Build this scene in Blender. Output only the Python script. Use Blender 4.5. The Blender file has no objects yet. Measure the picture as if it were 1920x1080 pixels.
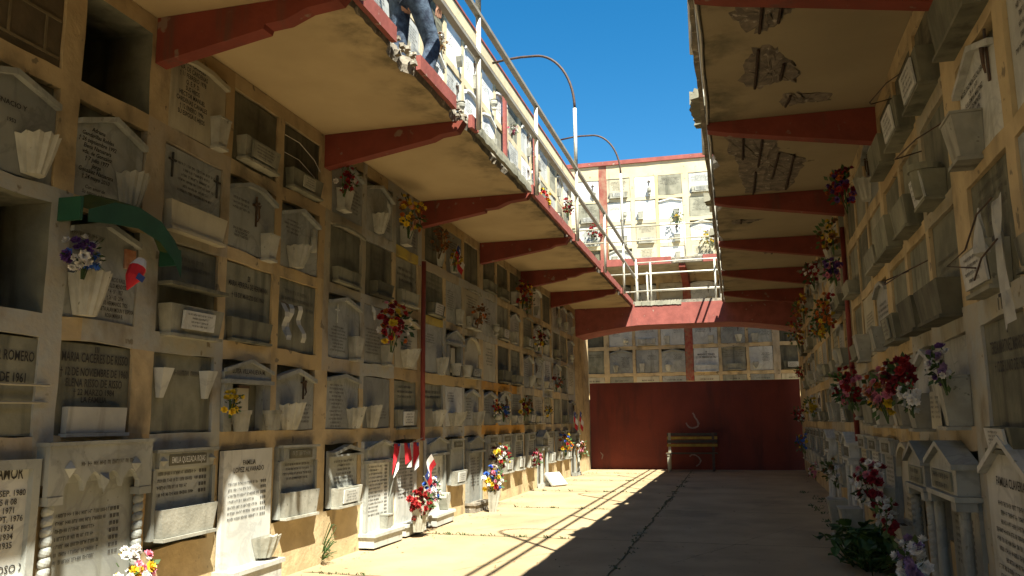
import bpy, bmesh, math, random
from mathutils import Vector, Matrix, noise, Euler
SC=bpy.context.scene; COL=SC.collection
pi=math.pi
# ------------------------------------------------------------------ camera, light, colour
H=1.2; yaw,pit,rol=.2591,.1602,-.0099
fwd=Vector((-math.sin(yaw)*math.cos(pit),math.cos(yaw)*math.cos(pit),math.sin(pit)))
rt=Vector((math.cos(yaw),math.sin(yaw),0)); up=rt.cross(fwd)
r2=rt*math.cos(rol)+up*math.sin(rol); u2=-rt*math.sin(rol)+up*math.cos(rol)
cd=bpy.data.cameras.new('camera'); cam=bpy.data.objects.new('camera',cd); COL.objects.link(cam)
cam.matrix_world=Matrix(((r2.x,u2.x,-fwd.x,0),(r2.y,u2.y,-fwd.y,0),(r2.z,u2.z,-fwd.z,H),(0,0,0,1)))
cd.sensor_width=36; cd.lens=1554.8/1920*36; cd.clip_end=500; cd.clip_start=.05
SC.camera=cam
SUN=Vector((1,-1.32,2.55)); el=math.atan2(2.55,math.hypot(1,1.32)); az=math.atan2(1,-1.32)
w=bpy.data.worlds.new('World'); SC.world=w; w.use_nodes=True; nt=w.node_tree
sk=nt.nodes.new('ShaderNodeTexSky'); sk.sky_type='NISHITA'; sk.sun_disc=False; sk.sun_elevation=el; sk.sun_rotation=az
sk.air_density=1.0; sk.dust_density=.25; sk.ozone_density=2.2
hs=nt.nodes.new('ShaderNodeHueSaturation'); hs.inputs['Saturation'].default_value=1.42; hs.inputs['Hue'].default_value=.492
bg=nt.nodes['Background']; nt.links.new(sk.outputs[0],hs.inputs['Color']); nt.links.new(hs.outputs[0],bg.inputs[0]); bg.inputs[1].default_value=.051
sl=bpy.data.lights.new('sun','SUN'); sl.energy=5.0; sl.angle=math.radians(.5); sl.color=(1,.955,.82)
so=bpy.data.objects.new('sun',sl); COL.objects.link(so); so.rotation_euler=SUN.to_track_quat('Z','Y').to_euler(); so.location=(3,-4,12)
SC.view_settings.view_transform='Standard'; SC.view_settings.look='None'; SC.view_settings.gamma=1; SC.view_settings.exposure=1.85
SC.view_settings.use_curve_mapping=False
SC.cycles.max_bounces=8; SC.cycles.diffuse_bounces=5; SC.cycles.use_denoising=True
# ------------------------------------------------------------------ materials
M={}
def surf(name,c1,c2,scale=3.,rough=.85,bump=.25,bscale=40.,streak=None,sscale=(7,7,.7),slo=.5,shi=.72,rand=0.,paint=False,spots=None,pscale=18.,plo=.66,veins=None,edge=None,metal=0.,spec=.3):
    """procedural surface laid out in world space: two-tone noise, runs of dirt, speckle, veins, painted areas"""
    m=bpy.data.materials.new(name); m.use_nodes=True; t=m.node_tree; N=t.nodes; L=t.links
    b=N['Principled BSDF']; b.inputs['Roughness'].default_value=rough; b.inputs['Metallic'].default_value=metal
    b.inputs['Specular IOR Level'].default_value=spec
    g=N.new('ShaderNodeNewGeometry'); P=g.outputs['Position']
    def nz(sc,det=4,vec=P,dist=0.,ro=.55):
        n=N.new('ShaderNodeTexNoise'); n.inputs['Scale'].default_value=sc; n.inputs['Detail'].default_value=det; n.inputs['Roughness'].default_value=ro; n.inputs['Distortion'].default_value=dist
        L.new(vec,n.inputs['Vector']); return n.outputs['Fac']
    def rng(v,lo,hi,a=0.,c=1.):
        n=N.new('ShaderNodeMapRange'); n.interpolation_type='SMOOTHSTEP'; n.inputs[1].default_value=lo; n.inputs[2].default_value=hi; n.inputs[3].default_value=a; n.inputs[4].default_value=c; L.new(v,n.inputs[0]); return n.outputs[0]
    def mix(f,a,c,typ='MIX'):
        n=N.new('ShaderNodeMix'); n.data_type='RGBA'; n.blend_type=typ
        if isinstance(f,(int,float)): n.inputs[0].default_value=f
        else: L.new(f,n.inputs[0])
        for v,i in ((a,6),(c,7)):
            if isinstance(v,(tuple,list)): n.inputs[i].default_value=(*v[:3],1)
            else: L.new(v,n.inputs[i])
        return n.outputs[2]
    col=mix(rng(nz(scale),.3,.7),c1,c2)
    if paint:
        a=N.new('ShaderNodeAttribute'); a.attribute_name='paint'
        col=mix(a.outputs['Alpha'],col,mix(rng(nz(scale*2),.3,.7,0,.35),a.outputs['Color'],c2))
    if veins:
        v=N.new('ShaderNodeMath'); v.operation='ABSOLUTE'; s=N.new('ShaderNodeMath'); s.operation='SUBTRACT'; s.inputs[1].default_value=.5
        L.new(nz(2.6,6,dist=1.6),s.inputs[0]); L.new(s.outputs[0],v.inputs[0]); col=mix(rng(v.outputs[0],0,.05,.55,0),col,veins)
    if streak:
        mp=N.new('ShaderNodeMapping'); mp.inputs['Scale'].default_value=sscale; L.new(P,mp.inputs[0])
        col=mix(rng(nz(1.,5,mp.outputs[0]),slo,shi,0,.85),col,streak)
    if spots: col=mix(rng(nz(pscale,3),plo,plo+.06,0,.9),col,spots)
    if edge:
        x0,x1,ec=edge; sx=N.new('ShaderNodeSeparateXYZ'); L.new(P,sx.inputs[0]); e=rng(sx.outputs[0],x0,x1)
        mu=N.new('ShaderNodeMath'); mu.operation='MULTIPLY'; L.new(e,mu.inputs[0]); L.new(rng(nz(2.3,6,ro=.65),.42,.68),mu.inputs[1]); col=mix(mu.outputs[0],col,ec)
    if rand:
        o=N.new('ShaderNodeObjectInfo'); h=N.new('ShaderNodeHueSaturation'); h.inputs['Hue'].default_value=.5
        L.new(rng(o.outputs['Random'],0,1,1-rand,1+rand),h.inputs['Value']); L.new(col,h.inputs['Color']); col=h.outputs[0]
    L.new(col,b.inputs['Base Color'])
    if bump:
        bp=N.new('ShaderNodeBump'); bp.inputs['Strength'].default_value=bump; bp.inputs['Distance'].default_value=.01
        L.new(nz(bscale,5),bp.inputs['Height']); L.new(bp.outputs[0],b.inputs['Normal'])
    M[name]=m; return m
surf('plaster',(.49,.38,.215),(.38,.292,.162),5,.9,.6,24,streak=(.17,.135,.08),sscale=(3.2,3.2,1.9),slo=.5,shi=.74,paint=True,spots=(.17,.14,.09),pscale=9,plo=.64)
surf('upper_plaster',(.56,.475,.31),(.46,.385,.245),2.4,.9,.35,30,streak=(.22,.18,.11),slo=.58,shi=.85,paint=True,spots=(.25,.19,.12),pscale=9,plo=.67)
surf('plaster_plain',(.40,.315,.17),(.27,.205,.105),3.2,.9,.45,28,streak=(.13,.105,.06),slo=.5,shi=.78)
surf('parapet_plaster',(.56,.475,.31),(.46,.385,.245),2.4,.9,.35,30,streak=(.2,.16,.1),slo=.6,shi=.85,spots=(.25,.19,.12),pscale=9,plo=.7)
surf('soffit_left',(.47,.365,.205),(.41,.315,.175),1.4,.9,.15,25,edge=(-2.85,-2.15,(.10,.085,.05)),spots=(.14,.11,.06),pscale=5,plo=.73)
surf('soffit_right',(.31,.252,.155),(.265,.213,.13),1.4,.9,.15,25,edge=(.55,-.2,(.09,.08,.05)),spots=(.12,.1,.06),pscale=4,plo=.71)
surf('red_paint',(.20,.042,.025),(.15,.032,.019),4,.75,.3,26,streak=(.085,.05,.035),slo=.56,shi=.8,spots=(.2,.14,.1),pscale=7,plo=.645)
surf('fascia_red',(.29,.085,.068),(.21,.06,.048),5,.75,.3,26,streak=(.17,.06,.05),slo=.55,shi=.8,spots=(.32,.24,.19),pscale=10,plo=.66)
surf('wall_red',(.172,.036,.021),(.12,.026,.016),.9,.8,.3,22,streak=(.075,.024,.018),sscale=(3,3,.5),slo=.5,shi=.75,spots=(.2,.06,.04),pscale=7,plo=.7)
surf('concrete',(.26,.23,.18),(.14,.125,.1),9,.95,.9,25,spots=(.42,.38,.3),pscale=22,plo=.6)
surf('spall',(.2,.165,.125),(.105,.088,.07),11,.95,1.,22,spots=(.34,.3,.25),pscale=16,plo=.62)
surf('cement',(.205,.2,.142),(.13,.128,.09),5,.9,.35,35,streak=(.07,.07,.05),slo=.47,shi=.7,rand=.2)
surf('cement_dark',(.135,.128,.085),(.085,.08,.054),5,.9,.35,35,streak=(.04,.038,.027),slo=.47,shi=.7,rand=.22)
surf('cement_pale',(.29,.28,.215),(.2,.195,.145),5,.9,.35,35,streak=(.10,.1,.075),slo=.5,shi=.74,rand=.15,spots=(.12,.115,.085),pscale=15,plo=.66)
surf('brick_fill',(.115,.09,.055),(.08,.064,.04),5,.95,.5,25,rand=.1)
surf('mortar',(.2,.165,.1),(.14,.115,.07),6,.95,.5,30)
surf('marble',(.295,.305,.275),(.21,.218,.195),2.6,.55,.1,60,veins=(.17,.175,.165),streak=(.15,.15,.115),slo=.52,shi=.78,rand=.16,spec=.4,spots=(.14,.14,.105),pscale=17,plo=.69)
surf('marble_white',(.50,.505,.465),(.39,.395,.36),2.6,.55,.1,60,veins=(.3,.305,.29),streak=(.24,.235,.19),slo=.54,shi=.8,rand=.1,spec=.4,spots=(.22,.215,.17),pscale=17,plo=.7)
surf('marble_bright',(.74,.74,.71),(.64,.64,.61),2.6,.55,.08,60,veins=(.5,.5,.49),streak=(.42,.41,.36),slo=.6,shi=.85,rand=.08,spec=.4)  # lighter copy of the marble: sunlight on the upper plaques put into the colour
surf('cream',(.42,.385,.28),(.33,.3,.215),3,.8,.2,40,streak=(.18,.165,.115),slo=.54,shi=.8,rand=.1)
surf('vase_stone',(.37,.36,.30),(.26,.255,.21),7,.75,.3,45,streak=(.12,.115,.085),slo=.5,shi=.74,rand=.16,spots=(.13,.125,.09),pscale=20,plo=.66)
surf('tile_white',(.42,.42,.38),(.33,.33,.3),5,.4,.08,30,streak=(.16,.155,.125),slo=.52,shi=.78,spec=.5)
surf('ground',(.37,.28,.162),(.285,.212,.12),1.3,.92,.5,60,spots=(.17,.125,.075),pscale=15,plo=.655,streak=(.21,.16,.095),sscale=(.9,.6,1),slo=.5,shi=.72)
surf('terrace',(.4,.31,.18),(.34,.26,.15),1,.95,.3)
surf('joint',(.10,.075,.04),(.06,.05,.03),8,1,.3)
surf('moss',(.06,.065,.028),(.10,.09,.045),14,1,.5,60)
surf('dark_hole',(.02,.018,.014),(.012,.011,.009),3,1,.2)
surf('soil',(.06,.045,.03),(.035,.028,.02),20,1,.8,60)
surf('letter',(.03,.028,.024),(.05,.046,.04),20,.8,0)
surf('letter_faint',(.11,.1,.075),(.085,.08,.06),20,.9,0)
surf('bronze',(.09,.055,.03),(.05,.03,.018),20,.5,.2,60,metal=.3)
surf('iron',(.045,.035,.03),(.09,.05,.03),20,.6,.2)
surf('rebar',(.05,.028,.018),(.03,.018,.012),30,.9,.4)
surf('pole_white',(.62,.61,.53),(.52,.5,.42),5,.5,.15,30,spots=(.3,.16,.08),pscale=14,plo=.63)
surf('rail_paint',(.26,.25,.21),(.2,.18,.15),6,.55,.15,30,spots=(.25,.13,.06),pscale=10,plo=.66)
surf('rust',(.33,.2,.09),(.42,.31,.17),9,.8,.3)
surf('pipe_red',(.21,.04,.028),(.15,.03,.022),5,.6,.1)
surf('hood_green',(.02,.085,.045),(.014,.06,.033),4,.5,.1,spots=(.3,.33,.3),pscale=14,plo=.74)
surf('hood_top',(.06,.085,.02),(.035,.055,.015),5,.7,.2)
surf('ribbon',(.42,.42,.38),(.32,.32,.29),9,.8,.1)
surf('peel',(.27,.2,.17),(.18,.13,.11),15,.9,.4)
surf('slat_yellow',(.27,.18,.02),(.18,.12,.015),8,.6,.2)
surf('slat_dark',(.035,.03,.024),(.05,.04,.03),9,.7,.2)
surf('jeans',(.075,.11,.16),(.02,.028,.05),16,.95,.6,60)
surf('jacket',(.02,.022,.03),(.03,.032,.04),9,.9,.3)
surf('skin',(.38,.21,.14),(.34,.18,.12),9,.6,.05)
surf('hair',(.02,.014,.01),(.03,.02,.015),40,.6,.3)
surf('shoe',(.04,.035,.03),(.06,.05,.045),9,.6,.1)
surf('leaf',(.045,.085,.02),(.03,.06,.016),12,.6,.1,rand=.2)
surf('leaf_bright',(.06,.115,.022),(.028,.06,.014),12,.55,.1)
surf('leaf_dry',(.16,.1,.04),(.1,.06,.025),14,.8,.2)
for n,c in dict(red=(.36,.02,.02),crimson=(.2,.01,.02),orange=(.55,.16,.025),yellow=(.66,.47,.03),white=(.72,.7,.66),pink=(.6,.2,.27),purple=(.11,.045,.2),violet=(.25,.16,.3),blue=(.045,.14,.5),dried=(.24,.105,.035),peach=(.58,.3,.18)).items():
    surf('petal_'+n,c,tuple(x*.72 for x in c),30,.75,.15,60,rand=.12)
surf('flag_red',(.5,.02,.03),(.42,.017,.025),9,.8,.1); surf('flag_blue',(.03,.06,.25),(.025,.05,.2),9,.8,.1); surf('flag_white',(.66,.65,.62),(.58,.56,.54),9,.8,.1)
surf('photo',(.32,.13,.07),(.4,.22,.13),22,.4,0)
# ------------------------------------------------------------------ mesh builder
class MB:
    def __init__(s): s.v=[]; s.f=[]; s.mi=[]; s.cur=0
    def add(s,vs,fs):
        n=len(s.v); s.v+=[tuple(x) for x in vs]
        for f in fs: s.f.append([n+i for i in f]); s.mi.append(s.cur)
        return s
    def hexa(s,b,t): return s.add(list(b)+list(t),[(3,2,1,0),(4,5,6,7),(0,1,5,4),(1,2,6,5),(2,3,7,6),(3,0,4,7)])
    def box(s,x0,x1,y0,y1,z0,z1):
        return s.hexa([(x0,y0,z0),(x1,y0,z0),(x1,y1,z0),(x0,y1,z0)],[(x0,y0,z1),(x1,y0,z1),(x1,y1,z1),(x0,y1,z1)])
    def prism(s,poly,y0,y1):
        n=len(poly); vs=[(x,y0,z) for x,z in poly]+[(x,y1,z) for x,z in poly]
        return s.add(vs,[tuple(range(n)),tuple(range(2*n-1,n-1,-1))]+[((i+1)%n,i,n+i,n+(i+1)%n) for i in range(n)])
    def bar(s,pts,th,y0,y1):
        for (x0,z0),(x1,z1) in zip(pts,pts[1:]): s.prism([(x0,z0-th),(x1,z1-th),(x1,z1),(x0,z0)],y0,y1)
        return s
    def tube(s,pts,r,n=8):
        pts=[Vector(p) for p in pts]; rs=r if isinstance(r,(list,tuple)) else [r]*len(pts); vs=[]; fs=[]
        pd=None
        for i,p in enumerate(pts):
            d=(pts[min(i+1,len(pts)-1)]-pts[max(i-1,0)]).normalized()
            if pd is None: a=d.orthogonal().normalized()
            else: a=(a-d*a.dot(d)).normalized()
            pd=d; b=d.cross(a)
            vs+=[p+(a*math.cos(2*pi*k/n)+b*math.sin(2*pi*k/n))*rs[i] for k in range(n)]
        m=len(pts)
        for i in range(m-1):
            for k in range(n): fs.append((i*n+k,i*n+(k+1)%n,(i+1)*n+(k+1)%n,(i+1)*n+k))
        fs+=[tuple(range(n-1,-1,-1)),tuple(range((m-1)*n,m*n))]
        return s.add(vs,fs)
    def lathe(s,prof,c=(0,0,0),n=12):
        vs=[];fs=[]
        for r,z in prof: vs+=[(c[0]+r*math.cos(2*pi*k/n),c[1]+r*math.sin(2*pi*k/n),c[2]+z) for k in range(n)]
        for i in range(len(prof)-1):
            for k in range(n): fs.append((i*n+k,i*n+(k+1)%n,(i+1)*n+(k+1)%n,(i+1)*n+k))
        fs+=[tuple(range(n-1,-1,-1)),tuple(range((len(prof)-1)*n,len(prof)*n))]
        return s.add(vs,fs)
    def quad(s,*q): return s.add(q,[tuple(range(len(q)))])
    def build(s,name,mats,parent=None,smooth=False,mtx=None):
        me=bpy.data.meshes.new(name); me.from_pydata(s.v,[],s.f); 
        if not isinstance(mats,(list,tuple)): mats=[mats]
        for m in mats: me.materials.append(M[m] if isinstance(m,str) else m)
        if len(mats)>1: me.polygons.foreach_set('material_index',s.mi)
        if smooth: me.polygons.foreach_set('use_smooth',[True]*len(me.polygons))
        me.update(); o=bpy.data.objects.new(name,me); COL.objects.link(o)
        if parent is not None: o.parent=parent
        if mtx is not None: o.matrix_world=mtx
        return o
def tag(o,label=None,cat=None,group=None,kind=None):
    for k,v in (('label',label),('category',cat),('group',group),('kind',kind)):
        if v: o[k]=v
    return o
def thing(name,label,cat,mtx=None,group=None):
    o=bpy.data.objects.new(name,None); COL.objects.link(o); o.empty_display_size=.1
    if mtx is not None: o.matrix_world=mtx
    return tag(o,label,cat,group)
def T(x,y,z,rz=0.): return Matrix.Translation((x,y,z))@Matrix.Rotation(rz,4,'Z')
# wall frames: local x = to the viewer's right, y = into the wall, z = up
AL=math.atan2(1,-.0035); AR=math.atan2(-1,-.0174)
def LW(Y,z=0.,d=0.): return T(-3.524-.0035*Y+d,Y,z,AL)
def RW(Y,z=0.,d=0.): return T(1.16+.0174*Y-d,Y,z,AR)
def BW(X,z=0.,d=0.): return T(X,22.6-d,z,0)
def nz1(*a): return noise.noise(Vector(a))
# ------------------------------------------------------------------ lattice walls
def lattice(name,frame,parent,cols,rows,s0,s1,z0,z1,sgn,mat,paints=(),depth=.1,deep=(),seed=0.,back='cement_dark',step=.13):
    """wall sheet with one recess per (column,row); s runs along the wall, sgn maps it to local x"""
    def br(cells,a,b):
        e=sorted({a,b,*[x for c in cells for x in c if a<x<b]}); out=[]
        for p,q in zip(e,e[1:]):
            n=max(1,round((q-p)/step)); out+=[p+(q-p)*i/n for i in range(n)]
        return out+[b]
    S=br(cols,s0,s1); Z=br(rows,z0,z1)
    def opn(i,j):
        if not(0<=i<len(S)-1 and 0<=j<len(Z)-1): return None
        sm=(S[i]+S[i+1])/2; zm=(Z[j]+Z[j+1])/2
        for ci,c in enumerate(cols):
            if c[0]<sm<c[1]:
                for ri,r in enumerate(rows):
                    if r[0]<zm<r[1]: return (ci,ri)
        return None
    O={(i,j):opn(i,j) for i in range(len(S)-1) for j in range(len(Z)-1)}
    vid={}; vs=[]; fs=[]; fm=[]; fp=[]
    def V(i,j,dp):
        k=(i,j,dp)
        if k not in vid:
            a=.016*nz1(S[i]*4+seed,Z[j]*4,1.7); b=.016*nz1(S[i]*4+seed,Z[j]*4,9.3); y=dp+(0 if dp else .007*nz1(S[i]*2,Z[j]*2,seed+4))
            if i in(0,len(S)-1): a=0
            if j in(0,len(Z)-1): b=0
            vid[k]=len(vs); vs.append((sgn*(S[i]+a),y,Z[j]+b))
        return vid[k]
    def F(q,m,p):
        if sgn<0: q=q[::-1]
        fs.append(q); fm.append(m); fp.append(p)
    def pc(i,j):
        sm=(S[i]+S[i+1])/2; zm=(Z[j]+Z[j+1])/2
        for a,b,c,d,col in paints:
            if a<sm<b and c<zm<d: return (*col,1.)
        return (1,1,1,0.)
    for (i,j),o in O.items():
        p=pc(i,j)
        if o is None: F([V(i,j,0),V(i+1,j,0),V(i+1,j+1,0),V(i,j+1,0)],0,p)
        else:
            dp=1.5 if o in deep else depth
            F([V(i,j,dp),V(i+1,j,dp),V(i+1,j+1,dp),V(i,j+1,dp)],1,p)
            for (ni,nj),(a,b) in {(i-1,j):((i,j),(i,j+1)),(i+1,j):((i+1,j+1),(i+1,j)),(i,j-1):((i+1,j),(i,j)),(i,j+1):((i,j+1),(i+1,j+1))}.items():
                if O.get((ni,nj)) is None:
                    q=pc(ni,nj) if (ni,nj) in O else p
                    F([V(*a,0),V(*b,0),V(*b,dp),V(*a,dp)],1 if o in deep else 0,q)
    me=bpy.data.meshes.new(name); me.from_pydata(vs,[],fs); me.materials.append(M[mat]); me.materials.append(M[back])
    me.polygons.foreach_set('material_index',fm)
    at=me.color_attributes.new('paint','FLOAT_COLOR','CORNER'); buf=[]
    for f,p in zip(fs,fp): buf+=list(p)*len(f)
    at.data.foreach_set('color',buf); me.update()
    o=bpy.data.objects.new(name,me); COL.objects.link(o); o.parent=parent; o.matrix_world=frame
    return o
def cells(beams,margin=.11,gap=.1):
    out=[]
    for a,b in zip(beams,beams[1:]):
        L=b-a-2*margin; wd=(L-2*gap)/3
        out+=[(a+margin+i*(wd+gap),a+margin+i*(wd+gap)+wd) for i in range(3)]
    return out
LB=[4.38,6.72,9.18,11.64,14.12,16.65,19.2]; RB=[4.93,7.42,10.05,12.6,15.2,17.7,19.45]
LC=[(2.98,3.59),(3.73,4.30)]+cells(LB); RC=[(3.2,3.88),(4.02,4.74)]+cells(RB[:-1])+[(17.82,18.5),(18.6,19.28)]
ROWS=[(.44,1.02),(1.15,1.67),(1.80,2.40),(2.49,3.05),(3.16,3.72)]
UROWS=[(4.12,4.68),(4.78,5.36),(5.46,6.04),(6.14,6.7)]
ULC=cells([-.6,1.9]+[4.38,6.72,9.18,11.64,14.12,16.65,19.0])
Wh=(.34,.345,.31); Or=(.5,.24,.03); Ye=(.45,.34,.06); Pa=(.36,.31,.23)
Lp=[(3.58,3.75,1.0,2.52,Wh),(2.5,3.6,2.4,2.5,Wh),(2.5,3.6,1.67,1.8,Wh),(3.92,4.36,1.68,1.8,Wh),(4.29,4.42,1.68,2.42,Wh),(4.3,4.5,2.5,3.12,Pa),(4.4,5.2,3.05,3.17,Pa),(5.08,5.24,2.5,3.1,Pa),(5.0,5.2,2.38,2.5,Pa),
 (2.6,3.75,.9,1.16,Pa),(7.45,7.58,2.98,3.84,Wh),(8.2,8.36,2.98,3.84,Wh),(7.5,8.3,3.05,3.17,Wh),(8.3,9.1,3.05,3.16,Ye),(7.46,7.58,1.6,2.5,Wh),(7.5,8.35,2.4,2.5,Wh),(7.5,8.35,1.67,1.8,Wh),(9.2,10.6,3.05,3.16,Pa),(9.2,10.0,2.4,2.5,Ye),(9.25,11.4,1.67,1.8,(.45,.33,.15)),
 (11.62,13.7,1.67,1.8,Or),(11.62,14.3,1.02,1.15,Or),(12.3,12.5,1.0,1.8,Or),(13.05,13.25,1.0,1.8,Or),(9.95,11.7,3.05,3.17,Wh),(4.3,4.5,.0,1.1,(.42,.28,.13)),(11.3,11.8,2.4,3.2,Wh)]
Rp=[(4.5,5.0,1.0,1.8,Wh),(3.0,5.9,1.67,1.82,Wh),(3.0,6.0,1.0,1.16,Pa),(4.72,5.06,.0,1.1,Wh),(3.86,4.05,2.5,3.1,(.46,.36,.2)),(5.0,5.6,1.66,1.8,Wh)]
def repaint(P,cols,n,seed):
    r_=random.Random(seed)
    for k in range(n):
        a,b_=r_.choice(cols[2:]); z0,z1=r_.choice(ROWS[1:]); q=r_.choice([Pa,Wh,(.36,.26,.13),(.30,.275,.2),(.46,.33,.15),(.4,.36,.26)])
        P.append((a-.07,b_+.07,z0-.07,z1+.07,q))
repaint(Lp,LC,26,5); repaint(Rp,RC,22,6)
def sheets(root,frame,sgn,x_in,x_out,y0,y1,roofz):
    """depth of the block behind its face: roof, rear wall, end walls"""
    b=MB(); a,c=sorted((x_in,x_out))
    b.box(a,c,y0,y1,roofz-.12,roofz); b.build('roof','concrete',root)
    b=MB(); e=.15 if x_out>x_in else -.15
    u,v=sorted((x_out-e,x_out)); b.box(u,v,y0,y1,0,roofz-.13)
    u,v=sorted((x_in+e*.9,x_out-e*1.02)); b.box(u,v,y1-.15,y1,0,roofz-.13); b.box(u,v,y0,y0+.15,0,roofz-.13); b.build('outer_wall','plaster_plain',root)
# ---- left block
LBLD=thing('niche_building','left two storey block of burial niches with red brackets under a broken walkway','niche building',T(0,0,0))
lattice('wall',LW(0),LBLD,LC,ROWS,-6,21.15,0,3.84,1,'plaster',Lp,.05,{(0,2),(1,4)},.0,'cement')
lattice('upper_wall',LW(0),LBLD,ULC,UROWS,-6,19.25,3.98,6.78,1,'upper_plaster',(),.08,(),3.)
b=MB(); b.box(-4.0,-3.49,-6,19.27,6.783,6.99); b.build('parapet','parapet_plaster',LBLD)
b=MB(); b.box(-4.02,-3.475,-6,19.29,6.993,7.025); b.build('coping','fascia_red',LBLD)
sheets(LBLD,None,1,-3.78,-6.2,-6,19.25,6.75)
def slab(name,parent,x_edge,x_wall,y0,y1,zb,zt,breaks,mats,seed):
    """walkway slab; its outer edge is bitten away where breaks=[(y0,y1,depth)] says"""
    sg=1 if x_edge>x_wall else -1; b=MB(); ys=[]; y=y0
    while y<y1: ys.append(y); y+=.07
    ys.append(y1); xs=[]
    for y in ys:
        d=.012*abs(nz1(y*3,seed,0))
        for a,c,dp in breaks:
            if a<y<c: d+=dp*(.35+.9*abs(nz1(y*2.6,seed,2))+.5*abs(nz1(y*8,seed,5)))*min(1,(y-a)/.12,(c-y)/.12)
        xs.append(x_edge-sg*d)
    n=len(ys); vs=[]
    for y,x in zip(ys,xs):
        xi=x-sg*.03*(.5+abs(nz1(y*7,seed,8)))
        vs+=[(x_wall,y,zb),(x-sg*.3,y,zb),(xi,y,zb),(x,y,zb+.06+.02*nz1(y*9,seed,1)),(x-sg*.02,y,zt),(x_wall,y,zt)]
    fs=[];mi=[]
    for i in range(n-1):
        for k in range(5):
            q=(i*6+k,i*6+k+1,(i+1)*6+k+1,(i+1)*6+k); fs.append(q if sg>0 else q[::-1]); mi.append([0,0,1,1,1][k])
    b.v=vs; b.f=fs; b.mi=mi
    return b.build(name,mats,parent)
LBRK=[(3.6,4.05,.1),(5.15,5.66,.11),(5.6,6.45,.03),(6.45,6.9,.1),(7.1,9.2,.04),(11.5,11.9,.07),(14.3,14.7,.06),(17.2,17.5,.06)]
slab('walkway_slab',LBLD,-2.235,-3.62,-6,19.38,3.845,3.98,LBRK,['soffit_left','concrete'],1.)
for y0,y1 in ((-6,3.55),(4.08,5.15),(5.62,6.47),(6.92,7.12),(9.3,11.86),(11.98,14.55),(14.75,17.2),(17.4,19.38)):
    b=MB(); n=max(2,int((y1-y0)/.09)); vs=[];fs=[]
    for i in range(n+1):
        y=y0+(y1-y0)*i/n; zb=3.872+.012*nz1(y*5,1,1); zt=3.99+.008*nz1(y*6,3,1)
        vs+=[(-2.234,y,zb),(-2.195,y,zb),(-2.195,y,zt),(-2.234,y,zt)]
    for i in range(n):
        for k in range(4): fs.append((i*4+k,(i+1)*4+k,(i+1)*4+(k+1)%4,i*4+(k+1)%4))
    fs+=[(0,1,2,3),(n*4+3,n*4+2,n*4+1,n*4)]
    b.add(vs,fs); b.build('fascia','fascia_red',LBLD)
for i,y in enumerate([-.6,1.9]+LB[:-1]):
    b=MB(); xw=-3.52-.0035*y; P=[(xw,3.842),(xw,3.53)]
    P+= [(-2.75,3.66),(-2.74,3.69),(-2.6,3.70),(-2.45,3.76),(-2.24,3.78),(-2.19,3.842)] if i%2==0 else [(-2.5,3.70),(-2.42,3.735),(-2.26,3.75),(-2.2,3.842)]
    b.prism(P,y-.05,y+.06); b.build('bracket_beam','red_paint',LBLD)
b=MB(); b.tube([(-3.50,9.12,1.0),(-3.505,9.12,2.0),(-3.50,9.12,3.1)],.028,10); b.build('drain_pipe','pipe_red',LBLD,True)
for y in (6.78,12.9,15.1):
    b=MB(); x=-3.49; b.box(x-.05,x,y-.05,y+.05,4.0,6.75); b.build('upper_drain_pipe','fascia_red',LBLD)
b=MB(); vs=[];fs=[]; n=44
for i in range(n+1):
    y=7.14+(9.28-7.14)*i/n; x=-2.205+.014*nz1(y*3,5,5)+.008*nz1(y*11,2,5); zb=3.868+.02*nz1(y*6,1,8); zt=3.982+.012*nz1(y*7,3,8)
    vs+=[(-2.234,y,zb),(x,y,zb+.012),(x+.006*nz1(y*15,1,1),y,(zb+zt)/2),(x-.008,y,zt),(-2.234,y,zt)]
for i in range(n):
    for k in range(5): fs.append((i*5+k,(i+1)*5+k,(i+1)*5+(k+1)%5,i*5+(k+1)%5))
fs+=[(0,1,2,3,4),(n*5+4,n*5+3,n*5+2,n*5+1,n*5)]
b.add(vs,fs); b.build('bare_edge','cement_pale',LBLD)
# broken concrete along the walkway edge
b=MB(); rr=random.Random(3)
for a,c in ((5.15,5.64),(6.47,6.91)):
    y=a
    while y<c:
        s=rr.uniform(.01,.027); x=-2.232+rr.uniform(-.03,.03); z=3.93+rr.uniform(-.06,.06)
        b.hexa([(x-s,y-s*rr.uniform(.6,1.3),z-s),(x+s*.6,y-s,z-s*rr.uniform(.5,1)),(x+s*.7,y+s,z-s*.8),(x-s,y+s,z-s)],[(x-s,y-s,z+s*.6),(x+s*rr.uniform(.3,.8),y-s*.7,z+s*.5),(x+s*.4,y+s*.8,z+s*.8),(x-s,y+s,z+s*.7)]); y+=s*1.7
b.build('broken_edge','concrete',LBLD)['kind']='stuff'
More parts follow.
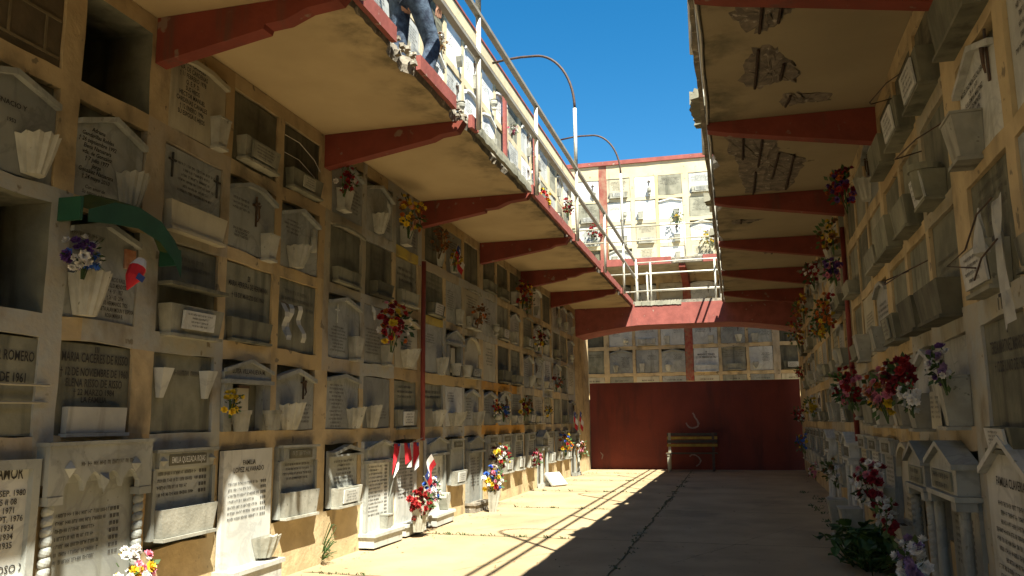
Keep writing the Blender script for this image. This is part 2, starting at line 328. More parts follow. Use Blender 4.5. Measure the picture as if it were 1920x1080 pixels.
# ---- right block
RBLD=thing('niche_building','right two storey block of burial niches with spalled soffit under its walkway','niche building',T(0,0,0))
sR=-1
lattice('wall',RW(0),RBLD,RC,ROWS,-6,21.15,0,3.84,-1,'plaster',Rp,.05,(),7.,'cement')
lattice('upper_wall',RW(0),RBLD,[],[],-6,19.4,3.98,6.78,-1,'upper_plaster',(),.08,(),5.,step=.8)
b=MB(); b.box(1.2,2.0,-6,19.4,6.79,6.95); b.build('parapet','parapet_plaster',RBLD)
sheets(RBLD,None,-1,1.62,4.3,-6,19.38,6.72)
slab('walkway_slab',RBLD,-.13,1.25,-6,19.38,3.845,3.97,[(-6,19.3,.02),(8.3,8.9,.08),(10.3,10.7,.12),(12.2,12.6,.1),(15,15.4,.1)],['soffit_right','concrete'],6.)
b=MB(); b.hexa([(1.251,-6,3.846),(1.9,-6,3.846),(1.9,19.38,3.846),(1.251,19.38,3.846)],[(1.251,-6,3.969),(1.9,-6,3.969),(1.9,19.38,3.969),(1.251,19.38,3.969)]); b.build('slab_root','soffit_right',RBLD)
b=MB(); 
for i in range(160):
    y0=-4+i*.145; y1=y0+.146
    f=lambda y:(-.165+.018*nz1(y*1.6,4,4)+.012*nz1(y*5.,7,4),3.83+.01*nz1(y*3,2,4))
    (xa,za),(xb,zb)=f(y0),f(y1)
    b.hexa([(xa,y0,za),(-.128,y0,za),(-.128,y1,zb),(xb,y1,zb)],[(xa,y0,3.94),(-.128,y0,3.94),(-.128,y1,3.94),(xb,y1,3.94)])
b.build('drip_edge','concrete',RBLD)
b=MB(); b.tube([(-.108+.01*nz1(y*.1*1.7,3,3),y*.1,3.832+.006*nz1(y*.21,6,6)) for y in range(-30,84)],[.012+.006*abs(nz1(y*.15,1,2)) for y in range(-30,84)],6); b.build('edge_conduit','tile_white',RBLD)
for y in [-.05,2.44]+RB[:-1]:
    b=MB(); xw=1.162+.0174*y; b.prism([(xw,3.842),(-.12,3.842),(-.12,3.775),(.05,3.735),(.5,3.66),(xw,3.53)],y-.06,y+.06); b.build('bracket_beam','red_paint',RBLD)
b=MB(); b.tube([(1.305,10.1,.95),(1.3,10.1,2.),(1.305,10.1,3.4)],.028,10); b.build('drain_pipe','pipe_red',RBLD,True)
b=MB(); rr=random.Random(8)
for y,s in ((6.95,.05),(7.05,.06),(7.16,.07),(7.3,.06),(7.45,.05),(7.6,.05),(10.4,.06),(10.55,.05),(12.4,.06)):
    x=-.19; z=3.95; b.hexa([(x-s,y-s,z-s),(x+s,y-s,z-s*.6),(x+s,y+s,z-s),(x-s*.6,y+s,z-s)],[(x-s*rr.random(),y-s,z+s),(x+s,y-s,z+s*.5),(x+s,y+s,z+s*.8),(x-s*.5,y+s,z+s*.4)])
b.build('broken_edge','cement_pale',RBLD)['kind']='stuff'
# spalled patches: ragged rim standing proud, rough core and rebar, all under the right soffit
def patch(pts,bars,seed):
    rr=random.Random(seed); P=[]
    n=len(pts)
    for i in range(n):
        a=Vector(pts[i]); c=Vector(pts[(i+1)%n])
        for k in range(5): 
            q=a.lerp(c,k/5); P.append(q+Vector((rr.uniform(-.026,.026),rr.uniform(-.045,.045))))
    ctr=sum((p for p in P),Vector((0,0)))/len(P); m=len(P); vs=[];fs=[]
    vs+=[(p.x,p.y,3.8438) for p in P]
    for s,z in ((.93,3.838),(.7,3.834),(.4,3.836),(.15,3.832)): vs+=[(ctr.x+(p.x-ctr.x)*s+rr.uniform(-.022,.022)*s,ctr.y+(p.y-ctr.y)*s+rr.uniform(-.04,.04)*s,z+rr.uniform(-.009,.007)) for p in P]
    for r in range(4):
        for i in range(m): fs.append((r*m+i,(r+1)*m+i,(r+1)*m+(i+1)%m,r*m+(i+1)%m))
    fs.append(tuple(range(4*m,5*m)))
    b=MB(); b.add(vs,fs); o=b.build('spalled_patch','spall',RBLD)
    b=MB()
    for x0,y0,x1,y1 in bars: b.tube([(x0,y0,3.826),((x0+x1)/2,(y0+y1)/2,3.822),(x1,y1,3.826)],.011,6)
    b.build('rebar','rebar',o)
patch([(.15,5.0),(.1,5.42),(.28,5.66),(.42,5.58),(.5,5.3),(.53,5.0)],[(.3,4.95,.29,5.62),(.42,5.0,.41,5.5)],1)
patch([(.28,5.86),(.2,6.1),(.17,6.5),(.3,6.68),(.42,6.55),(.6,6.58),(.6,6.4),(.5,6.15),(.42,5.95)],[(.29,5.9,.28,6.62),(.48,6.2,.47,6.5)],2)
patch([(.52,6.84),(.5,7.1),(.62,7.12),(.9,7.06),(.88,6.95),(.68,6.84)],[(.57,6.85,.54,7.1)],3)
patch([(.05,7.56),(.05,8.2),(.13,8.5),(.17,9.2),(.24,9.92),(.72,9.9),(.8,9.2),(.84,8.7),(.55,8.35),(.5,7.95),(.6,7.56)],[(.2,7.6,.2,8.5),(.38,7.6,.36,8.8),(.34,9.0,.33,9.9),(.55,8.4,.52,9.3),(.7,8.5,.69,9.8)],4)
patch([(.6,13.4),(.55,13.75),(.9,13.7),(.95,13.45)],[(.7,13.4,.69,13.7)],5)
patch([(.1,11.2),(.08,11.4),(.3,11.45),(.5,11.3)],[(.2,11.2,.2,11.4)],6)
# ---- footbridge
BR=thing('footbridge','red footbridge with arched underside joining both walkways across the corridor','footbridge',T(0,0,0))
arc=[(-3.59+5.09*i/24,3.2+.21*min(1,max(0,1-abs((i-12)/12)**2.2)*1.15)) for i in range(25)]
b=MB(); b.prism(arc+[(1.5,3.9),(-3.59,3.9)],19.4,20.5); b.build('beam','fascia_red',BR)
b=MB(); b.box(-3.59,1.5,19.42,20.48,3.903,3.97); b.build('deck','concrete',BR)
b=MB(); rr=random.Random(5)
x=-2.12
while x<-1.1:
    s=rr.uniform(.025,.05); b.hexa([(x-s,19.385,3.86),(x+s,19.38,3.85+rr.uniform(0,.02)),(x+s,19.5,3.86),(x-s,19.5,3.86)],[(x-s,19.4,3.94+rr.uniform(-.02,.02)),(x+s,19.4,3.95),(x+s,19.5,3.99),(x-s,19.5,3.98)]); x+=s*1.7
b.build('broken_edge','cement_pale',BR)['kind']='stuff'
# ---- end wall
EW=thing('red_wall','dark red painted wall closing the far end of the corridor behind the bench','wall',T(0,0,0))
b=MB(); b.box(-3.6,1.53,21.27,21.47,0,2.16); b.build('wall_panel','wall_red',EW)
def peel(pts,r):
    b=MB(); vs=[];fs=[]
    for i,(x,z) in enumerate(pts):
        a=Vector(pts[max(0,i-1)]); c=Vector(pts[min(len(pts)-1,i+1)]); d=(c-a).normalized(); n=Vector((-d.y,d.x))
        q=r*(.5+.9*abs(nz1(i*.9,x*5,2)))
        vs+=[(x+n.x*q,21.2665,z+n.y*q),(x-n.x*q,21.2665,z-n.y*q)]
    for i in range(len(pts)-1): fs.append((2*i,2*i+1,2*i+3,2*i+2))
    b.add(vs,fs); b.build('paint_scar','peel',EW)
peel([(-1.03,1.38),(-1.0,1.33),(-.98,1.27),(-.93,1.2),(-.9,1.12),(-.92,1.05),(-.98,1.02),(-1.06,1.01),(-1.13,1.03),(-1.18,1.09),(-1.2,1.14)],.032)
peel([(-1.15,.32),(-1.08,.37),(-1.0,.35),(-.93,.3),(-.88,.22),(-.92,.14),(-1.0,.08)],.025)
peel([(-3.36,.42),(-3.3,.35),(-3.33,.25)],.015)
# ---- back block on the terrace
BB=thing('niche_building','back block of burial niches on a terrace behind the red end wall','niche building',T(0,0,0))
BUC=[(-6.2,-5.55),(-5.45,-4.85),(-4.75,-4.12),(-4.02,-3.42),(-3.2,-2.54),(-2.42,-1.85),(-1.77,-1.12),(-.94,-.3),(-.2,.44),(.54,1.18),(1.36,2.0)]
BUR=[(5.5,5.92),(6.02,6.6),(6.7,7.27),(7.36,7.94)]
BLC=[(-3.95,-3.4),(-3.26,-2.62),(-2.54,-1.92),(-1.85,-1.22),(-1.01,-.36),(-.28,.34),(.42,1.02),(1.2,1.8)]
BLR=[(1.95,2.38),(2.47,3.10),(3.2,3.83),(4.25,4.9)]
lattice('upper_wall',BW(0),BB,BUC,BUR,-9,7,5.285,8.34,1,'upper_plaster',[(-3.4,-3.2,5.4,8.3,(.22,.06,.045)),(-1.9,-1.78,5.4,7.9,(.5,.38,.2))],.06,(),2.)
lattice('wall',BW(0),BB,BLC,BLR,-9,7,1.3,5.12,1,'plaster',[(-1.21,-1.02,2.3,5.2,(.25,.04,.03)),(1.04,1.2,1.3,5.2,Pa)],.06,(),4.)
b=MB(); b.box(-9,7,22.55,23.2,8.345,8.46); b.build('coping','fascia_red',BB)
b=MB(); b.box(-9,7,22.75,25.5,8.2,8.34); b.box(-9,7,25.5,25.65,0,8.34); b.box(-9,-8.85,22.72,25.49,0,8.19); b.box(6.85,7,22.72,25.49,0,8.19); b.build('roof','concrete',BB)
b=MB(); b.box(-9,7,20.97,22.62,5.12,5.285); b.build('walkway_slab','cream',BB)
b=MB(); b.box(-9,-1.38,20.925,20.968,5.12,5.3); b.build('fascia','fascia_red',BB); b=MB(); b.box(-.6,7,20.925,20.968,5.12,5.3); b.build('fascia','fascia_red',BB)
b=MB(); b.box(-1.36,-.62,20.935,20.969,5.14,5.27); b.build('broken_edge','concrete',BB)
for x in (-6,-3.5,-1.12,1.3,3.8):
    b=MB(); b.hexa([(x-.08,20.98,5.02),(x+.08,20.98,5.02),(x+.08,22.59,4.8),(x-.08,22.59,4.8)],[(x-.08,20.98,5.118),(x+.08,20.98,5.118),(x+.08,22.59,5.118),(x-.08,22.59,5.118)]); b.build('bracket_beam','red_paint',BB)
# ------------------------------------------------------------------ ground
b=MB(); b.box(-90,90,-80,120,-.3,0); tag(b.build('ground','ground'),'ochre concrete floor of the corridor in sun and shade','ground',kind='structure')
b=MB(); b.box(-9,7,21.475,22.58,.004,1.75); tag(b.build('terrace','terrace'),'raised terrace behind the red wall','terrace',kind='structure')
b=MB()
def strip(p0,p1,wd,seed,b,z=.004,n=60):
    vs=[];fs=[]; p0=Vector(p0);p1=Vector(p1); d=(p1-p0).normalized(); nn=Vector((-d.y,d.x))
    for i in range(n+1):
        p=p0.lerp(p1,i/n)+nn*.03*nz1(i*.25,seed,0); q=wd*(.35+1.1*abs(nz1(i*.6,seed,3)))
        vs+=[(p.x+nn.x*q,p.y+nn.y*q,z),(p.x-nn.x*q,p.y-nn.y*q,z)]
    for i in range(n): fs.append((2*i,2*i+1,2*i+3,2*i+2))
    b.add(vs,fs)
JY=[6.35,8.8,11.75,14.55,17.2,19.6]
for i,y in enumerate(JY): strip((-3.5,y+.05),(1.25,y-.25),.012,i*3.1,b)
for i,(p0,p1) in enumerate((((-2.9,9.2),(-1.9,11.4)),((-3.2,12.2),(-2.1,13.9)),((-.6,7.4),(.6,10.2)),((-2.3,6.7),(-1.5,8.2)),((.1,11.8),(.9,14.2)))): strip(p0,p1,.004,60+i*2.2,b,.0045,40)
tag(b.build('paving_joint','joint'),'dark joints between the concrete bays of the floor','joint',kind='structure')
b=MB(); y=3.
rj=random.Random(9)
while y<21:
    L_=rj.uniform(.5,2.2); strip((-1.01-.004*(y-3),y),(-1.01-.004*(y+L_-3),min(y+L_,21.2)),rj.uniform(.012,.032),40+y*.37,b,.006,max(12,int(L_*16))); y+=L_+rj.uniform(-.05,.12)
tag(b.build('moss','moss'),'moss and weeds filling the long joint in the floor','moss',kind='stuff')
b=MB(); rr=random.Random(11)
def tuft(b,x,y,n,h,z=.0,sp=.05):
    for i in range(n):
        a=rr.uniform(0,2*pi); px=x+rr.gauss(0,sp); py=y+rr.gauss(0,sp*.6); l=h*rr.uniform(.4,1); dx,dy=math.cos(a)*l*.5,math.sin(a)*l*.5; q=.004+.003*rr.random()
        b.add([(px-q,py,z),(px+q,py,z),(px+dx+q*.7,py+dy,z+l*.7),(px+dx*1.6,py+dy*1.6,z+l*.8)],[(0,1,2,3)])
for y in JY:
    for k in range(14):
        x=rr.choice([rr.uniform(-3.45,-2.2),rr.uniform(-3.45,-1.6),rr.uniform(-2.3,-1.7)]); tuft(b,x,y+.05-(x+3.5)*.063,rr.randint(3,9),rr.uniform(.015,.05),sp=.03)
for k in range(70): tuft(b,-1.04+rr.gauss(0,.03),rr.uniform(4,20),rr.randint(3,7),rr.uniform(.008,.025),sp=.03)
for k in range(40): tuft(b,1.15+.0174*9-rr.uniform(.05,.35),rr.uniform(6.5,15),rr.randint(3,8),rr.uniform(.02,.06),sp=.03)
tag(b.build('weeds','leaf'),'small green weeds in the floor joints','weeds',kind='stuff')
b=MB(); rr=random.Random(21)
for k in range(420):
    sd=rr.random(); y=rr.uniform(4,20.8)
    x=(-3.5+abs(rr.gauss(0,.16))+.05) if sd<.5 else (1.1+.0174*y-abs(rr.gauss(0,.16))) if sd<.8 else rr.uniform(-3.3,1.1)
    a=rr.uniform(0,2*pi); q=rr.uniform(.006,.022); z=.004+rr.random()*.006; u=(math.cos(a)*q,math.sin(a)*q); v=(-u[1]*.5,u[0]*.5); b.cur=0 if rr.random()<.72 else 1
    b.add([(x-u[0],y-u[1],z),(x+v[0],y+v[1],z+.004),(x+u[0],y+u[1],z+rr.random()*.012),(x-v[0],y-v[1],z+.002)],[(0,1,2,3)])
tag(b.build('fallen_petals',['leaf_dry','petal_crimson']),'dry leaves and petals scattered along the foot of the walls','litter',kind='stuff')
# ------------------------------------------------------------------ railings and lamps
def post(b,x,y,z0,z1,r=.024): b.tube([(x,y,z0),(x,y,(z0+z1)/2),(x,y,z1)],r,10)
LR=thing('railing','white railing with two rails along the left upper walkway edge','railing',T(0,0,0))
LPY=[-.4,2.,4.5,6.97,9.31,11.97,14.75,17.42,19.95]
for y in LPY: b=MB(); post(b,-2.15,y,3.86,5.0); b.build('post','pole_white',LR,True)
for z in (4.57,4.98): b=MB(); b.box(-2.178,-2.122,-6,19.93,z-.018,z+.018); b.build('rail','rail_paint',LR)
RR=thing('railing','railing with two rails along the right upper walkway edge','railing',T(0,0,0))
for y in (-1.2,1.1,3.5,5.9,8.32,10.75,13.2,15.6,18.):
    b=MB(); post(b,-.17,y,3.86,4.98); b.build('post','pole_white',RR,True)
for z in (4.57,4.98): b=MB(); b.tube([(-.17,-6,z),(-.17,6,z),(-.17,19.6,z)],.024,8); b.build('rail','rail_paint',RR,True)
FR=thing('railing','near white railing across the front edge of the red footbridge','railing',T(0,0,0))
for x in (-2.12,-1.78,-.3,.1):
    b=MB(); post(b,x,19.5,3.9,4.9 if x>-2 else 5.0,.022); b.build('post','pole_white',FR,True)
for z in (4.22,4.62,4.9): b=MB(); b.tube([(-2.12,19.5,z),(-.9,19.5,z+.015),(.14,19.5,z+.01)],.016,8); b.build('rail','pole_white',FR,True)
GR=thing('railing','far white railing across the rear edge of the red footbridge','railing',T(0,0,0))
for x in (-2.9,-1.95,-.2,.6): b=MB(); post(b,x,20.4,3.9,4.83,.022); b.build('post','pole_white',GR,True)
for z in (4.35,4.8): b=MB(); b.tube([(-3.4,20.4,z),(-1,20.4,z),(1.1,20.4,z)],.014,8); b.build('rail','pole_white',GR,True)
KR=thing('railing','thin rusty railing on the upper walkway of the back block','railing',T(0,0,0))
for x in (-5,-2.98,-1.02,1.2): b=MB(); post(b,x,21.05,5.28,6.19,.02); b.build('post','rust' if x<-2 else 'pole_white',KR,True)
for z in (5.78,6.15): b=MB(); b.tube([(-9,21.05,z),(-1,21.05,z),(7,21.05,z)],.018,8); b.build('rail','cream',KR,True)
def lamp(x,y,sg,label,xw,zt=5.94,tip=True):
    r=thing('lamp_post',label,'lamp post',T(x,y,3.9),'gooseneck lamp posts')
    b=MB(); post(b,0,.0,1.1,zt-3.9,.027); b.build('pole','pole_white',r,True)
    R_=.93; L=xw-x; pts=[]
    for k in range(15):
        a=k/14*pi/2; pts.append((math.copysign(1,L)*(.62*(1-math.cos(a))),0,zt-3.9+R_*math.sin(a)))
    ex=pts[-1][0]; pts+=[(ex+(L-ex)*t,0,zt-3.9+R_-.03*t*t+.015*math.sin(t*pi)) for t in (.33,.66,1.)]
    b=MB(); b.tube(pts,.02,8); b.build('gooseneck_arm','iron',r,True)
lamp(-2.15,6.97,-1,'nearest white lamp post on the left railing, its arm above the photo',-3.46,6.6)
lamp(-2.15,11.97,-1,'tall lamp post with dark gooseneck arm against blue sky',-3.46)
lamp(-2.15,17.42,-1,'farther lamp post with gooseneck arm before the back block',-3.46,6.5)
for y,n in ((5.9,'nearest'),(10.75,'middle'),(15.6,'farthest')): lamp(-.17,y,1,n+' lamp post on the right upper railing casting a hooked shadow',1.2)
# ------------------------------------------------------------------ bench
BN=thing('bench','slatted bench with yellow and dark slats in front of the red wall','bench',T(-1.06,20.72,0))
for z,m in ((.86,'slat_dark'),(.775,'slat_yellow'),(.69,'slat_dark'),(.6,'slat_yellow')):
    b=MB(); b.box(-.6,.6,.20+(z-.6)*.12,.225+(z-.6)*.12,z-.032,z+.032); b.build('backrest_slat',m,BN)
for k,m in enumerate(('slat_dark','slat_yellow','slat_dark','slat_dark')):
    b=MB(); b.box(-.6,.6,-.25+k*.105,-.16+k*.105,.405,.43); b.build('seat_slat',m if k else 'slat_dark',BN)
for x in (-.54,.5):
    b=MB(); b.box(x-.03,x+.03,-.22,-.17,0,.40); b.box(x-.03,x+.03,.15,.19,0,.40); b.box(x-.03,x+.03,-.24,.19,.37,.402); b.hexa([(x-.03,.19,.3),(x+.03,.19,.3),(x+.03,.225,.3),(x-.03,.225,.3)],[(x-.03,.225,.9),(x+.03,.225,.9),(x+.03,.255,.9),(x-.03,.255,.9)]); b.build('leg','cement_pale' if x<0 else 'iron',BN)  # left leg pale instead of iron: the sun on it put into the colour
# ------------------------------------------------------------------ plaques
ORD=['first','second','third','fourth','fifth','sixth','seventh','eighth','ninth','tenth','eleventh','twelfth','thirteenth','fourteenth','fifteenth','sixteenth','seventeenth','eighteenth','nineteenth','twentieth','twenty-first','twenty-second','twenty-third']
RN=['bottom','second','third','fourth','top']
def marks(b,x0,x1,ztop,lh,n,y,rng,align='c',two=False):
    st=lh*1.55; lh*=.86
    for i in range(n):
        z=ztop-i*st; W=(x1-x0)*(rng.uniform(.55,1) if align=='c' else rng.uniform(.5,.8) if two else rng.uniform(.7,1))
        x=(x0+x1-W)/2 if align=='c' else x0; e=x+W
        while x<e:
            k=rng.randint(2,8)
            for q in range(k):
                if x>e: break
                lw=lh*rng.uniform(.38,.6); hh=lh*rng.uniform(.8,1)
                t=lw*.3
                b.quad((x,y,z-hh),(x+t,y,z-hh),(x+t,y,z),(x,y,z))
                if rng.random()<.75: b.quad((x+t,y,z-t),(x+lw,y,z-t),(x+lw,y,z),(x+t,y,z)) if rng.random()<.5 else b.quad((x+t,y,z-hh*.6),(x+lw,y,z-hh*.6),(x+lw,y,z-hh*.6+t),(x+t,y,z-hh*.6+t))
                if rng.random()<.55: b.quad((x+lw-t,y,z-hh),(x+lw,y,z-hh),(x+lw,y,z),(x+lw-t,y,z))
                x+=lw+lh*.16
            x+=lh*.42
        if two:
            x=x1-(x1-x0)*.2
            for q in range(3):
                b.quad((x,y,z-lh),(x+lh*.3,y,z-lh),(x+lh*.3,y,z),(x,y,z)); b.quad((x+lh*.45,y,z-lh),(x+lh*.75,y,z-lh),(x+lh*.75,y,z),(x+lh*.45,y,z)); x+=lh*1.2
def text(body,x,z,size,y,parent,mat='letter',wmax=None,align='CENTER',shear=0.,lsp=1.):
    cu=bpy.data.curves.new('inscription','FONT'); cu.body=body; cu.size=size; cu.align_x=align; cu.align_y='CENTER'; cu.space_line=lsp; cu.shear=shear; cu.resolution_u=2; cu.offset=size*.012
    o=bpy.data.objects.new('tmp',cu); COL.objects.link(o); dg=bpy.context.evaluated_depsgraph_get(); me=bpy.data.meshes.new_from_object(o.evaluated_get(dg))
    bpy.data.objects.remove(o)
    xs=[v.co.x for v in me.vertices]; s=1
    if wmax and xs and max(xs)-min(xs)>wmax: s=wmax/(max(xs)-min(xs))
    me.transform(Matrix.Translation((x,y,z))@Matrix.Rotation(pi/2,4,'X')@Matrix.Diagonal((s,1,1,1)))
    me.materials.clear(); me.materials.append(M[mat]); q=bpy.data.objects.new('inscription',me); COL.objects.link(q); q.parent=parent; return q
def vase(parent,kind,x,z,y,w,h,mat='vase_stone'):
    """stone vase fixed on a plaque; y is the face it is fixed to, outwards is -y"""
    b=MB(); d=w*.62
    if kind=='fan':
        n=15; rings=[]
        for t,zz in ((0,0),(.5,h*.5),(1,h)):
            a=w*(.26+.24*t); dp=d*(.55+.45*t); r=[]
            for k in range(n):
                an=pi-k*pi/(n-1); fl=1 if k%2==0 else .9
                r.append((x+a*math.cos(an)*(fl if 0<k<n-1 else 1),y-dp*math.sin(an)*fl-.002,z+zz+(0 if t<1 else (.012 if k%2==0 else 0)+.02*math.sin(an))))
            rings.append(r)
        vs=[p for r in rings for p in r]; fs=[(i*n+k,i*n+k+1,(i+1)*n+k+1,(i+1)*n+k) for i in range(2) for k in range(n-1)]
        c=[((p[0]-x)*.82+x,(p[1]-y)*.82+y,z+h*.8) for p in rings[2]]; vs+=c
        fs+=[(2*n+k,2*n+k+1,3*n+k+1,3*n+k) for k in range(n-1)]+[tuple(range(3*n,4*n)),tuple(range(n-1,-1,-1)),(0,n,2*n,3*n-1,2*n-1,n-1)]
        b.add(vs,fs)
    elif kind=='square':
        a=w*.36; e=w*.5; f=d*.75
        b.hexa([(x-a,y-f,z),(x+a,y-f,z),(x+a,y-.001,z),(x-a,y-.001,z)],[(x-e,y-d,z+h),(x+e,y-d,z+h),(x+e,y-.001,z+h),(x-e,y-.001,z+h)])
        b.box(x-a*1.25,x+a*1.25,y-d*.9,y-.001,z-.022,z-.0015)
        b.box(x-e*1.04,x+e*1.04,y-d*1.05,y-.001,z+h+.0015,z+h+.014)
    elif kind=='cone':
        b.hexa([(x-w*.16,y-d*.35,z),(x+w*.16,y-d*.35,z),(x+w*.2,y-.001,z),(x-w*.2,y-.001,z)],[(x-w*.45,y-d,z+h),(x+w*.45,y-d,z+h),(x+w*.5,y-.001,z+h),(x-w*.5,y-.001,z+h)])
    elif kind=='heart':
        pr=[(x,z),(x+w*.32,z+h*.4),(x+w*.5,z+h*.75),(x+w*.38,z+h),(x+w*.12,z+h*.98),(x,z+h*.86),(x-w*.12,z+h*.98),(x-w*.38,z+h),(x-w*.5,z+h*.75),(x-w*.32,z+h*.4)]
        b.prism(pr,y-d,y-.001)
    elif kind=='urn':
        b.lathe([(w*.28,0),(w*.3,.02),(w*.2,.04),(w*.42,h*.55),(w*.45,h*.8),(w*.36,h*.9),(w*.46,h),(w*.36,h),(w*.3,h*.85)],(x,y-w*.47,z),14)
    elif kind=='pot':
        b.lathe([(w*.34,0),(w*.44,h*.8),(w*.5,h*.8),(w*.52,h),(w*.42,h),(w*.4,h*.85)],(x,y-w*.54,z),16)
    return b.build('vase',mat,parent)
def planter(parent,x0,x1,z0,z1,y,d,mat,tap=.9,plate=None,rng=None,soil=True,lip=True):
    b=MB(); c=(x0+x1)/2; a=(x1-x0)/2; t=.02
    o=[(c-a*tap,y-d*.82,z0),(c+a*tap,y-d*.82,z0),(c+a*tap,y-.001,z0),(c-a*tap,y-.001,z0)]; u=[(c-a,y-d,z1),(c+a,y-d,z1),(c+a,y-.001,z1),(c-a,y-.001,z1)]
    i=[(c-a+t,y-d+t,z1),(c+a-t,y-d+t,z1),(c+a-t,y-t,z1),(c-a+t,y-t,z1)]; s=[(p[0],p[1],z1-.035) for p in i]
    b.add(o+u+i+s,[(3,2,1,0)]+[(k,(k+1)%4,4+(k+1)%4,4+k) for k in range(4)]+[(4+k,4+(k+1)%4,8+(k+1)%4,8+k) for k in range(4)]+[(8+k,8+(k+1)%4,12+(k+1)%4,12+k) for k in range(4)])
    q=b.build('planter',mat,parent); b=MB(); b.quad(*s); b.build('soil','soil',q)
    if lip: b=MB(); b.box(c-a*tap-.015,c+a*tap+.015,y-d*.82-.02,y-.001,z0-.022,z0-.002); b.build('ledge',mat,parent)
    if plate:
        pw,ph,pm=plate; k=(z1-z0); zc=z0+k*.5
        f=lambda z:y-d*(.82+.18*(z-z0)/k)-.006
        b=MB(); zl,zh=zc-ph/2,zc+ph/2
        b.hexa([(c-pw/2,f(zl)-.012,zl),(c+pw/2,f(zl)-.012,zl),(c+pw/2,f(zl),zl),(c-pw/2,f(zl),zl)],[(c-pw/2,f(zh)-.012,zh),(c+pw/2,f(zh)-.012,zh),(c+pw/2,f(zh),zh),(c-pw/2,f(zh),zh)]); pl=b.build('plate',pm,parent)
        b=MB(); marks(b,c-pw*.42,c+pw*.42,zh-ph*.14,ph*.13,4,0,rng or random.Random(1))
        b.v=[(v[0],f(v[2])-.0145,v[2]) for v in b.v]; b.build('inscription','letter',pl)
    return q
def cross(parent,x,z,y,h,mat='bronze',figure=True):
    b=MB(); b.box(x-h*.035,x+h*.035,y-.012,y-.002,z,z+h); b.box(x-h*.22,x-h*.036,y-.012,y-.002,z+h*.66,z+h*.73); b.box(x+h*.036,x+h*.22,y-.012,y-.002,z+h*.66,z+h*.73); o=b.build('crucifix',mat,parent)
    if figure:
        b=MB(); b.tube([(x,y-.02,z+h*.15),(x+.01,y-.028,z+h*.3),(x,y-.026,z+h*.5),(x,y-.026,z+h*.68)],[h*.02,h*.035,h*.045,h*.05],6); b.tube([(x-h*.2,y-.02,z+h*.74),(x,y-.026,z+h*.66),(x+h*.2,y-.02,z+h*.74)],h*.02,5); b.lathe([(.001,0),(h*.045,h*.03),(h*.045,h*.08),(.001,h*.11)],(x,y-.028,z+h*.7),7); b.build('figure',mat,o)
    return o
def twist(b,x,y,z0,z1,r,turns,n=10):
    pts=[];rs=[]; m=int((z1-z0)/.008)
    for i in range(m+1):
        t=i/m; a=t*turns*2*pi; pts.append((x+.12*r*math.cos(a),y+.12*r*math.sin(a),z0+(z1-z0)*t)); rs.append(r*(.8+.24*abs(math.sin(a/2*1.0))))
    b.tube(pts,rs,n)
def shape(w,h,g,rise):
    a=w/2
    if g=='sym': return [(-a,0),(a,0),(a,h-rise),(0,h),(-a,h-rise)],[(-a,h-rise),(0,h),(a,h-rise)]
    if g=='flat': return [(-a,0),(a,0),(a,h-rise),(a*.3,h),(-a*.3,h),(-a,h-rise)],[(-a,h-rise),(-a*.3,h),(a*.3,h),(a,h-rise)]
    if g=='arch':
        t=[(a*math.cos(k*pi/10),h-rise+rise*math.sin(k*pi/10)) for k in range(11)]; return [(-a,0),(a,0)]+t,t[::-1]
    return [(-a,0),(a,0),(a,h),(-a,h)],None
